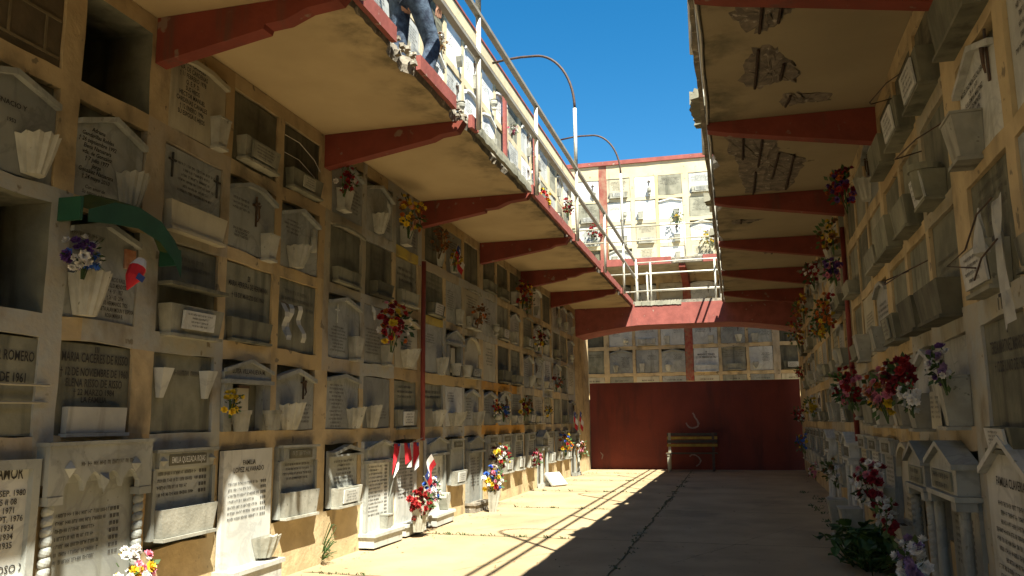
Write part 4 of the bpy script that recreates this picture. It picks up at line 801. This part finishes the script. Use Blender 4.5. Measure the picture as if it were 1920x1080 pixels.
Rr[1,1]=dict(mat='cement',rec=.04,text=[('2\nTERESA MARTINEZ MANRIQUEZ',.06,.83,.085,dict(wmax=.62)),('† 12 DE JUNIO DE 1960',.03,.56,.075,dict(wmax=.48))],box=(.6,-.2,.0,.12,'cement',(.3,.09,'marble_white')),label='cement plaque with streaked dark lettering beside white painted pilaster, right wall')
Rr[2,1]=dict(mat='marble',rec=.05,vase=[('square',.2,.0,.3,.3,'vase_stone'),('square',-.24,.0,.22,.26,'cement_pale')],extra=paperbook); Rr[3,1]=dict(mat='marble_white',gable='sym',rec=.0,rise=.1,vase=[('square',.05,-.04,.28,.24)]); Rr[4,1]=dict(mat='marble',rec=.02,vase=[('square',.2,-.02,.24,.26),('square',-.25,-.02,.2,.2)])
Rr[5,1]=dict(mat='marble_white',gable='sym',rec=.02,vase=[('square',.1,-.02,.3,.26)]); Rr[6,1]=dict(mat='cement',rec=.05,box=(.9,.0,.36,.17,'cement_pale'))
c=lambda i:(RC[i][0]+RC[i][1])/2
plaque(RW,4.34,0,.8,1.12,dict(mat='marble_white',gable='sym',rise=.17,rec=-.04,text=[('FAMILIA CLAVERIA T.',.04,.8,.06,dict(wmax=.5))],marks=(12,-.4,.44,.72,.028)),'white gabled slab with family name and long list, bottom row, right photo edge',GR_)
plaque(RW,3.5,0,.7,1.06,dict(mat='marble_white',rec=-.02,marks=(8,-.4,.4,.8,.03)),'white slab at the very near end of the right wall, bottom row',GR_)
plaque(RW,c(2),0,.76,1.04,dict(special=sp_portal('round')),'white marble portal with two smooth round columns, bottom row, right wall',GR_)
plaque(RW,c(3)+.03,0,.66,1.02,dict(special=sp_portal('twist')),'white marble portal with two twisted columns, bottom row, right wall',GR_)
plaque(RW,c(4),0,.62,1.02,dict(mat='cream',gable='arch',rise=.24,rec=-.04,marks=(6,-.3,.3,.68,.028),box=(.9,.3,.42,.2,'vase_stone')),'cream slab with arched head and stone box, bottom row, right wall',GR_)
for i in range(5,19):
    rng=random.Random(300+i); sp=dict(mat=rng.choice(['marble','marble_white','cream']),marks=(6,-.36,.36,.76,.024),extra=header(None,studs=False),box=(.9,.02,rng.uniform(.34,.42),.17,'vase_stone'))
    if i in (8,11): sp=dict(special=sp_portal('round',mt='marble_white'))
    plaque(RW,c(i),0 if 'special' in sp else .38,.62,1.02 if 'special' in sp else .64,dict(sp,rec=-.03),f"{'white columned portal' if 'special' in sp else 'plaque with stone planter'}, bottom row, {ORD[i]} column from the photo's right, right wall",GR_)
for i,(a,b_) in enumerate(RC):
    for j in range(1,5):
        sp=Rr.get((i,j),0)
        if sp==0: sp=rspec(random.Random(i*31+j*57+9),j,'R')
        z0,z1=ROWS[j]; plaque(RW,(a+b_)/2,z0+.004,b_-a-.012,z1-z0-.012,sp,lab(sp,RN[j],i,'right wall',"photo's right"),GR_)
for i,(a,b_) in enumerate(ULC):
    if i<7: continue
    for j in (2,3):
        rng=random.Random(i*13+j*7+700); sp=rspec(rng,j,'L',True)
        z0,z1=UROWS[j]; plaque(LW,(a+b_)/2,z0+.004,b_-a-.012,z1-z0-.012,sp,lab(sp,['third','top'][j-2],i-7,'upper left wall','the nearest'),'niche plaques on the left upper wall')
for i in range(2,10):
    a,b_=BUC[i]
    for j in range(4):
        if j==0 and i<4: continue
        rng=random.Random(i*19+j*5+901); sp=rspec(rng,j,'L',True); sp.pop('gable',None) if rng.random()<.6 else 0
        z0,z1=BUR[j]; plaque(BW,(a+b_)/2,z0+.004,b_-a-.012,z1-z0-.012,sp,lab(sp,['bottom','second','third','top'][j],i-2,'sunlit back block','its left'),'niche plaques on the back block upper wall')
for i,(a,b_) in enumerate(BLC):
    for j in range(4):
        if j in(2,3) and not 1<=i<=6: continue
        rng=random.Random(i*23+j*11+77); sp=rspec(rng,j,'L')
        if (i,j)==(4,1): sp=dict(mat='marble_white',rec=.0,text=[('18\nMARIA RUIZ TORRES\n† 2 DE FEBRERO DE 1962',0,.72,.07,dict(wmax=.52))],box=(.9,.02,.28,.08,'marble_white'),label='white plaque with dark lettering right of the red post above the end wall')
        if j==0: sp=dict(mat=rng.choice(['cement_pale','cream','marble']),rec=.02,marks=(1,-.3,.3,.8,.05))
        z0,z1=BLR[j]; plaque(BW,(a+b_)/2,z0+.004,b_-a-.012,z1-z0-.012,sp,lab(sp,['bottom','second','third','top'][j],i,'shaded back block','its left'),'niche plaques on the back block lower wall')
# ------------------------------------------------------------------ flowers
def bouquet(frame,Y,z,d,rad,n,cols,label,name='flower_bouquet',cat='flower bouquet',leaf='leaf',bs=.036,lf=26,up_=1.0,pos=None,grp='flower bouquets'):
    rng=random.Random(hash((round(Y*50),round(z*50)))&0xffff)
    r=thing(name,label,cat,pos if pos is not None else frame(Y,z,d),grp)
    by={}
    n=int(n*1.6); q=.8 if frame is RW else .92; rad*=q; bs*=.82 if frame is RW else .85
    for i in range(n):
        cn=rng.choice(cols); b=by.setdefault(cn,MB())
        while 1:
            p=Vector((rng.uniform(-1,1),rng.uniform(-1,.35),rng.uniform(-.75,1)))
            if .25<p.length<1: break
        nr=(p+Vector((0,-.35,.25))).normalized(); p=Vector((p.x*rad,p.y*rad*.8,p.z*rad*up_)); s=bs*rng.uniform(.7,1.25)
        q=nr.to_track_quat('Z','Y').to_matrix()
        for ring,(rr_,zz,k,ph) in enumerate(((1.,.15,7,rng.random()),(.72,.5,6,rng.random()),(.42,.72,5,rng.random()))):
            for t in range(k):
                a=2*pi*(t+ph)/k; da=pi/k*1.3
                vs=[(0,0,-.1),(rr_*.75*math.cos(a-da),rr_*.75*math.sin(a-da),zz),(rr_*1.05*math.cos(a),rr_*1.05*math.sin(a),zz+rng.uniform(.05,.35)),(rr_*.75*math.cos(a+da),rr_*.75*math.sin(a+da),zz)]
                b.add([p+q@Vector(v)*s for v in vs],[(0,1,2,3)])
    for cn,b in by.items(): b.build('blossoms','petal_'+cn,r)
    b=MB()
    for i in range(lf):
        a=Vector((rng.uniform(-1,1),rng.uniform(-1,.2),rng.uniform(-1,.9))).normalized()*rad*rng.uniform(.4,.98); a.z*=up_
        dr=(a+Vector((rng.uniform(-.3,.3),0,rng.uniform(-.2,.4)))*rad).normalized(); sd=dr.orthogonal().normalized(); l=min(.07,rad*rng.uniform(.25,.45)); wd=l*.3
        b.add([a,a+dr*l*.5+sd*wd,a+dr*l,a+dr*l*.5-sd*wd],[(0,1,2,3)])
    for i in range(7):
        a=Vector((rng.uniform(-.5,.5)*rad,rng.uniform(-.4,.1)*rad,rng.uniform(-.2,.4)*rad)); b.tube([(a.x*.3,0,-rad*up_*1.25),(a.x*.8,a.y*.8,-rad*.3),tuple(a)],.004,5)
    b.build('leaves',leaf,r); return r
F=[ # frame,Y,z,d,radius,n,colours,label
(LW,3.72,2.14,.11,.125,20,['purple','purple','white','blue'],'purple and blue flowers spilling from a vase under the green hood'),
(LW,6.84,3.46,.12,.15,16,['red','red','crimson','white'],'red flowers with dark leaves in square vase under second bracket'),
(LW,8.42,3.5,.14,.24,34,['yellow','orange','dried','peach'],'large mixed yellow green bouquet, top row left of third bracket'),
(LW,9.5,3.42,.1,.19,20,['dried','dried','orange'],'dried brown flowers hanging below the third bracket'),
(LW,10.1,3.3,.1,.13,14,['dried','yellow'],'dried straw bouquet behind the small flag, top row'),
(LW,7.95,2.22,.15,.26,44,['red','red','crimson','pink','orange','yellow','white'],'big red and yellow bouquet left of the red pipe'),
(LW,13.6,3.38,.14,.24,30,['red','crimson','orange','yellow'],'red and orange bouquet, top row of the left wall midway'),
(LW,14.0,3.25,.13,.15,16,['peach','dried','yellow'],'pale orange bouquet beside the red top row flowers'),
(LW,14.93,2.72,.12,.2,24,['red','crimson','yellow','white'],'red and yellow bouquet, fourth row, far part of left wall'),
(LW,11.05,2.7,.12,.17,16,['dried','orange','dried'],'dried orange bouquet, fourth row, left wall'),
(LW,5.12,1.36,.15,.1,9,['yellow'],'small yellow flowers in the stone pot of a temple front'),
(LW,11.85,1.4,.14,.13,14,['red','yellow','white','pink'],'left of two joined bouquets beside the orange frame'),
(LW,12.35,1.36,.14,.14,16,['red','crimson','white','blue'],'right of two joined bouquets beside the orange frame'),
(LW,13.75,1.45,.12,.2,18,['yellow','crimson','dried'],'yellow topped dark bouquet right of the orange frame'),
(LW,4.16,.36,.2,.17,30,['yellow','white','pink','white','yellow'],'yellow and white flowers at the foot of the twisted columns'),
(LW,8.55,.33,.22,.2,30,['red','red','crimson'],'red roses in a stone vase below the bunting'),
(LW,8.95,.46,.22,.17,24,['white','white','blue','pink'],'white and blue flowers beside the red roses below the bunting'),
(LW,11.15,.42,.28,.22,30,['pink','white','blue','red','yellow'],'pastel bouquet standing before the grey gabled slab'),
(LW,11.95,.68,.16,.24,34,['red','crimson','white','yellow','white'],'red white and yellow flowers on bottom row planters'),
(LW,14.4,.58,.16,.16,16,['crimson','crimson','pink'],'dark red flowers in a bottom row planter, left wall'),
(LW,17.0,.75,.16,.24,26,['red','blue','yellow','orange'],'mixed flowers at the far bottom corner of the left wall'),
(LW,18.6,.6,.2,.22,16,['dried','white','pink'],'pale dried bouquet next to the red end wall'),
(LW,16.5,2.0,.12,.18,14,['red','dried'],'thin red bouquet, third row, far end of left wall'),
(LW,15.6,1.4,.12,.12,8,['dried','yellow'],'small faded bouquet, second row, far left wall'),
(RW,9.1,1.52,.17,.27,42,['red','red','crimson','pink'],'tall red geranium bouquet, second row, right wall'),
(RW,6.85,1.4,.17,.24,36,['orange','peach','yellow','pink'],'orange and yellow bouquet, second row, right wall'),
(RW,6.05,1.46,.17,.2,26,['red','crimson','crimson'],'dark red bouquet with grey leaves, second row, right wall'),
(RW,5.62,1.33,.2,.13,16,['white'],'white carnations in the pot before the right wall'),
(RW,5.0,1.47,.13,.15,16,['violet','purple','white'],'purple and white orchids beside the white pilaster'),
(RW,8.3,3.4,.17,.26,34,['crimson','red','orange','purple'],'red and dark flowers at the top of the right wall'),
(RW,10.0,3.3,.15,.24,20,['dried','yellow'],'faded green bouquet, top row, right wall'),
(RW,9.75,2.86,.17,.2,22,['pink','pink','purple'],'pink bouquet, fourth row, right wall'),
(RW,11.0,2.52,.16,.3,36,['orange','yellow','orange','red'],'long orange and yellow bouquet across two niches, right wall'),
(RW,13.0,3.35,.15,.24,22,['red','crimson','white'],'red flowers near the fourth bracket, right wall'),
(RW,12.5,2.5,.15,.22,20,['yellow','red','orange'],'yellow and red flowers, third row, right wall'),
(RW,15.8,3.2,.15,.3,24,['dried','orange','yellow'],'dried orange flowers, top row, far right wall'),
(RW,17.3,2.9,.17,.34,30,['red','orange','dried','yellow'],'red to yellow hanging bouquet at the far right wall'),
(RW,14.9,1.42,.16,.2,18,['yellow','yellow','white'],'yellow flowers, second row, right wall'),
(RW,17.0,2.1,.18,.16,14,['red'],'single round red bouquet near the end wall, right side'),
(RW,18.0,1.3,.18,.22,18,['red','white','crimson'],'red and white flowers, second row, far right end'),
(RW,17.2,.75,.2,.24,16,['blue','yellow','blue'],'blue and yellow flowers at the far right end'),
(RW,7.3,.68,.24,.25,40,['white','crimson','white','crimson','pink'],'white and dark red flowers in bottom row boxes, right wall'),
(RW,6.45,.5,.26,.17,22,['crimson','white'],'crimson and white flowers in box beside twisted columns'),
(RW,5.3,.38,.3,.2,30,['white','white','violet'],'white flowers at the foot of the round columns, right wall'),
(RW,11.2,.55,.2,.2,10,['white','dried'],'grey green plant in a pot, bottom row, right wall'),
(RW,14.1,.4,.24,.16,12,['pink','white'],'pink flowers hanging low on the far right wall'),
(LW,13.1,6.12,.12,.13,14,['pink','white','pink'],'pink and white flowers on the upper left wall'),
(LW,9.35,5.98,.14,.16,14,['dried','white','dried'],'dried flowers in vase on the upper left wall'),
(LW,17.9,5.98,.14,.22,22,['red','crimson','red'],'red flowers far along the upper left wall'),
(BW,-.4,6.05,.14,.26,26,['yellow','white','violet','yellow'],'yellow and white flowers on the sunlit back block'),
(BW,-3.55,6.45,.14,.26,26,['red','crimson'],'red flowers on the sunlit back block at left'),
(BW,-1.3,6.68,.14,.2,4,['yellow'],'green leafy plant under plaque on the back block'),
]
for f in F: bouquet(*f,leaf='leaf_dry' if 'dried' in f[6] and f[6].count('dried')>1 else 'leaf',bs=.034 if f[4]<.2 else .042,lf=60 if 'geranium' in f[7] or 'leafy' in f[7] or 'grey green' in f[7] else 34)
bouquet(None,11.4,3.99,0,.15,14,['yellow','yellow','red'],'yellow flowers lying on the left walkway edge',pos=T(-2.3,10.2,4.07),bs=.04)
# big leafy plant at the foot of the right wall
def plant(x,y,n,hh,label):
    r=thing('leafy_plant',label,'plant',T(x,y,0)); rng=random.Random(int(x*100)); b=MB(); st=MB()
    for i in range(n):
        a=rng.uniform(0,2*pi); l=hh*rng.uniform(.5,1); e=rng.uniform(.45,1.25); q0=Vector((rng.gauss(0,.13),rng.gauss(0,.3),rng.uniform(.02,hh*.6))); dr=Vector((math.cos(a)*math.cos(e),math.sin(a)*math.cos(e),math.sin(e))); sd=dr.cross(Vector((0,0,1))).normalized(); dn=Vector((0,0,-1))
        ll=rng.uniform(.13,.24); wd=ll*.24; p0=q0; 
        vs=[];
        for t,k in ((0,.05),(.25,.8),(.55,1.),(.8,.6),(1,.03)):
            c_=p0+dr*ll*t+dn*(ll*.5*t*t); vs+=[c_+sd*wd*k+Vector((0,0,.015)),c_,c_-sd*wd*k+Vector((0,0,.015))]
        b.add(vs,[(k*3+m,k*3+m+1,k*3+m+4,k*3+m+3) for k in range(4) for m in (0,1)])
        if i%3==0: st.tube([(q0.x*.5,q0.y*.7,0),(q0.x*.8,q0.y*.9,q0.z*.6),tuple(q0)],.006,5)
    b.build('leaves','leaf_bright',r); st.build('stems','leaf',r)['kind']='stuff'
plant(1.0,7.7,190,.42,'dark green leafy plant growing at the foot of the right wall')
r=thing('weed','yellow green weed growing at the foot of the left pilaster','weed',T(-3.5,6.75,0)); b=MB(); rr=random.Random(4)
for i in range(34):
    z=rr.uniform(.08,.36); a=rr.uniform(-1,1); b.tube([(0,a*.02,z*.5),(.03+.05*rr.random(),a*.06,z),(.05+.05*rr.random(),a*.09,z+rr.uniform(-.03,.04))],.003,4)
b.build('stems','leaf',r)
# ------------------------------------------------------------------ other things on the walls
r=thing('awning','green sheet metal hood over a marble plaque, third row of the left wall','awning',LW(4.05,2.41,0))
pts=[(-.42,.0),(-.42,.11),(-.2,.13),(.0,.15),(.2,.13),(.4,.08),(.46,.02)]
b=MB(); n=len(pts); pr=[(-.40,.02),(-.2,.11),(0,.13),(.2,.09),(.34,.0),(.42,-.1)]
vs=[(x,-.005,z) for x,z in pr]+[(x+.04,-.15,z-.05) for x,z in pr]; b.add(vs,[(i,i+1,len(pr)+i+1,len(pr)+i) for i in range(len(pr)-1)]); b.build('sheet','hood_top',r)
b=MB(); vs=[(x+.04,-.152,z-.05) for x,z in pr]+[(x+.04,-.152,z-.18+(.06 if i==0 else 0)) for i,(x,z) in enumerate(pr)]; b.add(vs,[(i,i+1,len(pr)+i+1,len(pr)+i) for i in range(len(pr)-1)]); b.box(-.42,-.398,-.15,-.004,-.1,.03); b.box(.43,.452,-.15,-.004,-.2,-.1); b.build('front_flap','hood_green',r)
def flag(frame,Y,z,d,w,h,label,tilt=0.,name='flag'):
    r=thing(name,label,'flag',frame(Y,z,d)@Matrix.Rotation(tilt,4,'Y'),'small flags on the walls')
    def cloth(x0,x1,z0,z1,m,nm):
        b=MB(); n=8; vs=[]
        for i in range(n+1):
            x=x0+(x1-x0)*i/n; y=-.02*math.sin(x/w*7); vs+=[(x,y,z0),(x,y,z1)]
        b.add(vs,[(2*i,2*i+2,2*i+3,2*i+1) for i in range(n)]); b.build(nm,m,r)
    cloth(0,w,0,h/2,'flag_red','red_stripe'); cloth(w/3,w,h/2,h,'flag_white','white_stripe'); cloth(0,w/3,h/2,h,'flag_blue','blue_canton')
    b=MB(); P=[]; 
    for k in range(10): a=pi/2+k*pi/5; q=(h*.15 if k%2==0 else h*.06); P.append((w/6+q*math.cos(a),-.025,h*.75+q*math.sin(a)))
    b.add(P,[tuple(range(10))]); b.build('star','flag_white',r)
    b=MB(); b.tube([(-.006,0,-h*1.0),(-.006,0,0),(-.006,0,h*1.05)],.006,6); b.build('stick','cream',r)
flag(LW,10.0,3.34,.14,.34,.22,'small red white and blue flag tilted among dried flowers, top row',.7)
flag(LW,18.1,1.2,.15,.45,.26,'nearer of two crossed flags at the end of the left wall',.5)
flag(LW,18.7,1.22,.17,.45,.26,'farther of two crossed flags next to the red wall',.6)
flag(LW,8.85,.5,.24,.3,.2,'flag standing in the bouquet below the bunting',-.9)
r=thing('bunting','red white and blue flag bunting on a string across the left wall','bunting',LW(8.2,1.0,.1))
b=MB(); b.tube([(-.12,0,.0),(.3,-.01,-.03),(.8,0,.03)],.005,5); b.build('string','ribbon',r)
for k in range(3):
    x=-.05+k*.27; b=MB(); q=(-.06,.03,-.02,.05)[k]; b.add([(x,-.01,-.01),(x+.14,-.02,-.012),(x+.1+q,-.05,-.16-q),(x-.01+q,-.02,-.27+q)],[(0,1,2,3)]); b.build('red_pennant','flag_red',r); b=MB(); b.add([(x+.141,-.02,-.012),(x+.18,-.012,-.012),(x+.09+q,-.05,-.27),(x+.0+q,-.03,-.3+q),(x+.1+q,-.051,-.16-q)],[(0,1,2,3,4)]); b.build('white_edge','flag_white',r); b=MB(); b.add([(x+.05,-.026,-.015),(x+.13,-.028,-.015),(x+.1,-.03,-.09)],[(0,1,2)]); b.build('blue_corner','flag_blue',r)
r=thing('shuttle_flag','red and blue cone ornament with star hanging before the marble plaque','ornament',LW(4.02,1.98,.16)@Matrix.Rotation(.5,4,'Y'))
b=MB(); b.lathe([(.004,0),(.045,.09),(.05,.16)],(0,0,0),10); b.build('red_cone','flag_red',r); b=MB(); b.lathe([(.051,.161),(.03,.22)],(0,0,0),10); b.build('white_cap','flag_white',r); b=MB(); b.add([(-.03,-.05,.06),(.03,-.052,.07),(.03,-.056,.11),(-.03,-.056,.1)],[(0,1,2,3)]); b.build('blue_patch','flag_blue',r)
r=thing('ribbon','white ribbons hanging on a cement plaque, third row of the left wall','ribbon',LW(6.12,1.86,.0))
for x,t in ((-.12,.05),(-.02,-.05),(.1,.1)):
    b=MB(); vs=[]
    for i in range(9):
        z=.32-.3*i/8; y=-.03-.02*math.sin(i*1.1+x*9); vs+=[(x+t*i/8-.028,y,z),(x+t*i/8+.028,y-.01,z)]
    b.add(vs,[(2*i,2*i+2,2*i+3,2*i+1) for i in range(8)]); b.build('strand','ribbon',r)
b=MB(); b.tube([(-.15,-.02,.33),(0,-.03,.3),(.14,-.02,.33)],.004,5); b.build('string','iron',r)
r=thing('sash','long white plastic sash with dark print hanging from a wire, right wall','sash',RW(3.8,1.66,.1)@Matrix.Scale(.72,4))
b=MB(); vs=[]; prf=[(0,.62,.1),(.005,.5,.095),(.01,.4,.06),(.008,.33,.07),(0,.2,.09),(-.004,.08,.105),(-.006,0,.11),(-.004,-.12,.115)]
for i,(dx,z,hw) in enumerate(prf):
    for t in (-1,-.4,.2,1): vs.append((dx+hw*t,-.03+.014*math.sin(i*.6+t*3),z+.02*t*(i in(0,7))))
b.add(vs,[(i*4+k,(i+1)*4+k,(i+1)*4+k+1,i*4+k+1) for i in range(7) for k in range(3)]); b.build('cloth','ribbon',r)
b=MB(); 
for x,z,w_,h_ in ((-.04,.57,.05,.03),(-.05,.5,.02,.05),(-.035,.47,.05,.02),(-.02,.37,.06,.03),(-.01,.04,.06,.02),(-.03,-.03,.02,.07),(.03,-.03,.02,.07)): b.quad((x,-.068,z),(x+w_,-.068,z),(x+w_,-.068,z+h_),(x,-.068,z+h_))
b.build('print','letter',r)
b=MB(); b.tube([(.0,-.05,.63),(-.2,-.09,.58),(-.5,-.1,.42),(-.75,-.16,.36),(-.5,-.05,.3)],.006,6); b.tube([(.02,-.05,.38),(-.15,-.1,.3),(-.35,-.1,.2)],.006,6); b.build('wire','iron',r)
r=thing('bag','crumpled white plastic bag caught on the wire beside the sash','plastic bag',RW(4.22,1.93,.07)@Matrix.Scale(.62,4)); b=MB(); rr=random.Random(2); vs=[]; n=10
for i,(rd,z) in enumerate(((.01,.38),(.03,.3),(.06,.2),(.09,.1),(.1,.03),(.02,0))): vs+=[(rd*math.cos(2*pi*k/n)*rr.uniform(.7,1.2)+.06*z,rd*.6*math.sin(2*pi*k/n)*rr.uniform(.7,1.2)-.03,z) for k in range(n)]
b.add(vs,[(i*n+k,i*n+(k+1)%n,(i+1)*n+(k+1)%n,(i+1)*n+k) for i in range(5) for k in range(n)]); b.build('film','ribbon',r)
r=thing('loose_slab','white stone tablet leaning against the foot of the left wall','stone tablet',T(-3.25,15.6,0.02)@Matrix.Rotation(-.5,4,'Z')@Matrix.Rotation(-.75,4,'Y')); b=MB(); b.box(-.02,.02,-.2,.22,0,.3); b.build('tablet','marble_white',r)
for i,(Y,d,s,m,l) in enumerate(((8.55,.2,.26,'vase_stone','fluted stone vase holding red roses below the bunting'),(11.12,.28,.24,'vase_stone','stone vase on the ground before the grey gabled slab'))):
    r=thing('stone_vase',l,'stone vase',LW(Y,0.06 if i==0 else .0,d)); vase(r,'fan',0,0,0,s,.26,m)
for Y,z,d,l in ((8.3,.02,.25,'tall white pot on the floor by the far right wall'),(9.4,.0,.26,'second white pot on the floor by the far right wall')):
    r=thing('flower_pot',l,'flower pot',RW(Y,z,d)); vase(r,'square',0,.03,0,.3,.34)
# ------------------------------------------------------------------ person on the left walkway
def person(x,y,z,rz):
    r=thing('person','person in blue jeans and dark jacket standing on the left upper walkway','person',T(x,y,z,rz))
    def skin(name,V,E_,mat,sub=2):
        me=bpy.data.meshes.new(name); me.from_pydata([v[:3] for v in V],E_,[]); o=bpy.data.objects.new(name,me); COL.objects.link(o); o.parent=r
        o.modifiers.new('skin','SKIN'); 
        for i,v in enumerate(V): me.skin_vertices[0].data[i].radius=(v[3],v[4] if len(v)>4 else v[3])
        me.skin_vertices[0].data[0].use_root=True
        s=o.modifiers.new('sub','SUBSURF'); s.levels=s.render_levels=sub
        dg=bpy.context.evaluated_depsgraph_get(); m2=bpy.data.meshes.new_from_object(o.evaluated_get(dg)); bpy.data.objects.remove(o)
        m2.materials.clear(); m2.materials.append(M[mat]); m2.polygons.foreach_set('use_smooth',[True]*len(m2.polygons)); q=bpy.data.objects.new(name,m2); COL.objects.link(q); q.parent=r; return q
    # +y is forward; right leg steps ahead with a bent knee
    LEG=lambda s,hk,kn,an,to:[(s*.09,*hk),(s*.1,*kn),(s*.1,*an),(s*.11,*to)]
    hips=(0,0,.92)
    V=[(0,0,.95,.13,.1),(0,.01,1.12,.12,.09),(0,.0,1.32,.15,.1),(0,-.01,1.44,.09,.075),(0,.0,1.52,.05),(0,.03,1.62,.075,.09),(0,.02,1.72,.07,.08)]
    E_=[(0,1),(1,2),(2,3),(3,4),(4,5),(5,6)]
    def ch(start,pts):
        p=start
        for q in pts: V.append(q); E_.append((p,len(V)-1)); p=len(V)-1
        return p
    ch(0,[(.1,.02,.86,.085),(.11,.2,.5,.058),(.11,.12,.28,.05),(.11,.06,.09,.036),(.11,.12,.035,.035),(.11,.24,.025,.025)])
    ch(0,[(-.1,-.01,.86,.085),(-.11,.0,.5,.058),(-.11,-.03,.3,.05),(-.11,-.06,.09,.036),(-.11,0,.035,.035),(-.11,.12,.025,.025)])
    for s in (1,-1):
        e=ch(2,[(s*.19,-.01,1.4,.055),(s*.25,.0,1.13,.042),(s*.24,.1,.9,.032),(s*.235,.13,.83,.03,.02)])
        for k in range(4): ch(e,[(s*(.225),.115+.02*k,.76,.009),(s*(.215),.12+.02*k,.71+.006*abs(k-1.5),.008)])
        ch(e,[(s*.21,.17,.79,.01),(s*.2,.185,.76,.009)])
    skin('body',V,E_,'skin')
    J=[(0,0,.97,.15,.12),(.1,.02,.86,.105),(.11,.2,.5,.078),(.115,.12,.28,.074),(.115,.07,.08,.07),(-.1,-.01,.86,.105),(-.11,.0,.5,.078),(-.115,-.03,.3,.074),(-.115,-.06,.08,.07)]
    skin('jeans',J,[(0,1),(1,2),(2,3),(3,4),(0,5),(5,6),(6,7),(7,8)],'jeans')
    J=[(0,0,.96,.155,.125),(0,.01,1.15,.145,.115),(0,0,1.33,.175,.125),(0,-.01,1.46,.085,.075),(.2,-.01,1.41,.075),(.26,0,1.13,.06),(.25,.09,.93,.05),(-.2,-.01,1.41,.075),(-.26,0,1.13,.06),(-.25,.09,.93,.05)]
    skin('jacket',J,[(0,1),(1,2),(2,3),(2,4),(4,5),(5,6),(2,7),(7,8),(8,9)],'jacket')
    h=MB(); h.lathe([(.078,-.02),(.095,.03),(.09,.08),(.05,.12),(.004,.13)],(0,.005,1.68),14); h.build('hair','hair',r,True)
    f=MB(); f.add([(-.012,.115,1.63),(.012,.115,1.63),(0,.145,1.62),(0,.118,1.67)],[(0,1,2),(1,3,2),(3,0,2)]); f.build('nose','skin',r)
    for s in (1,-1): e=MB(); e.box(s*.03-.011,s*.03+.011,.112,.118,1.655,1.664); e.build('eye','letter',r); e=MB(); e.box(s*.082-.008,s*.082+.008,.0,.04,1.61,1.67); e.build('ear','skin',r)
    e=MB(); e.box(-.022,.022,.108,.116,1.585,1.592); e.build('mouth','petal_crimson',r)
    for s,yy in ((1,.14),(-1,.02)):
        b=MB(); b.hexa([(s*.115-.045,yy-.11,0),(s*.115+.045,yy-.11,0),(s*.115+.045,yy+.15,0),(s*.115-.045,yy+.15,0)],[(s*.115-.04,yy-.1,.1),(s*.115+.04,yy-.1,.1),(s*.115+.03,yy+.13,.05),(s*.115-.03,yy+.13,.05)]); b.build('shoe','shoe',r)
person(-2.6,6.35,3.982,-.4)
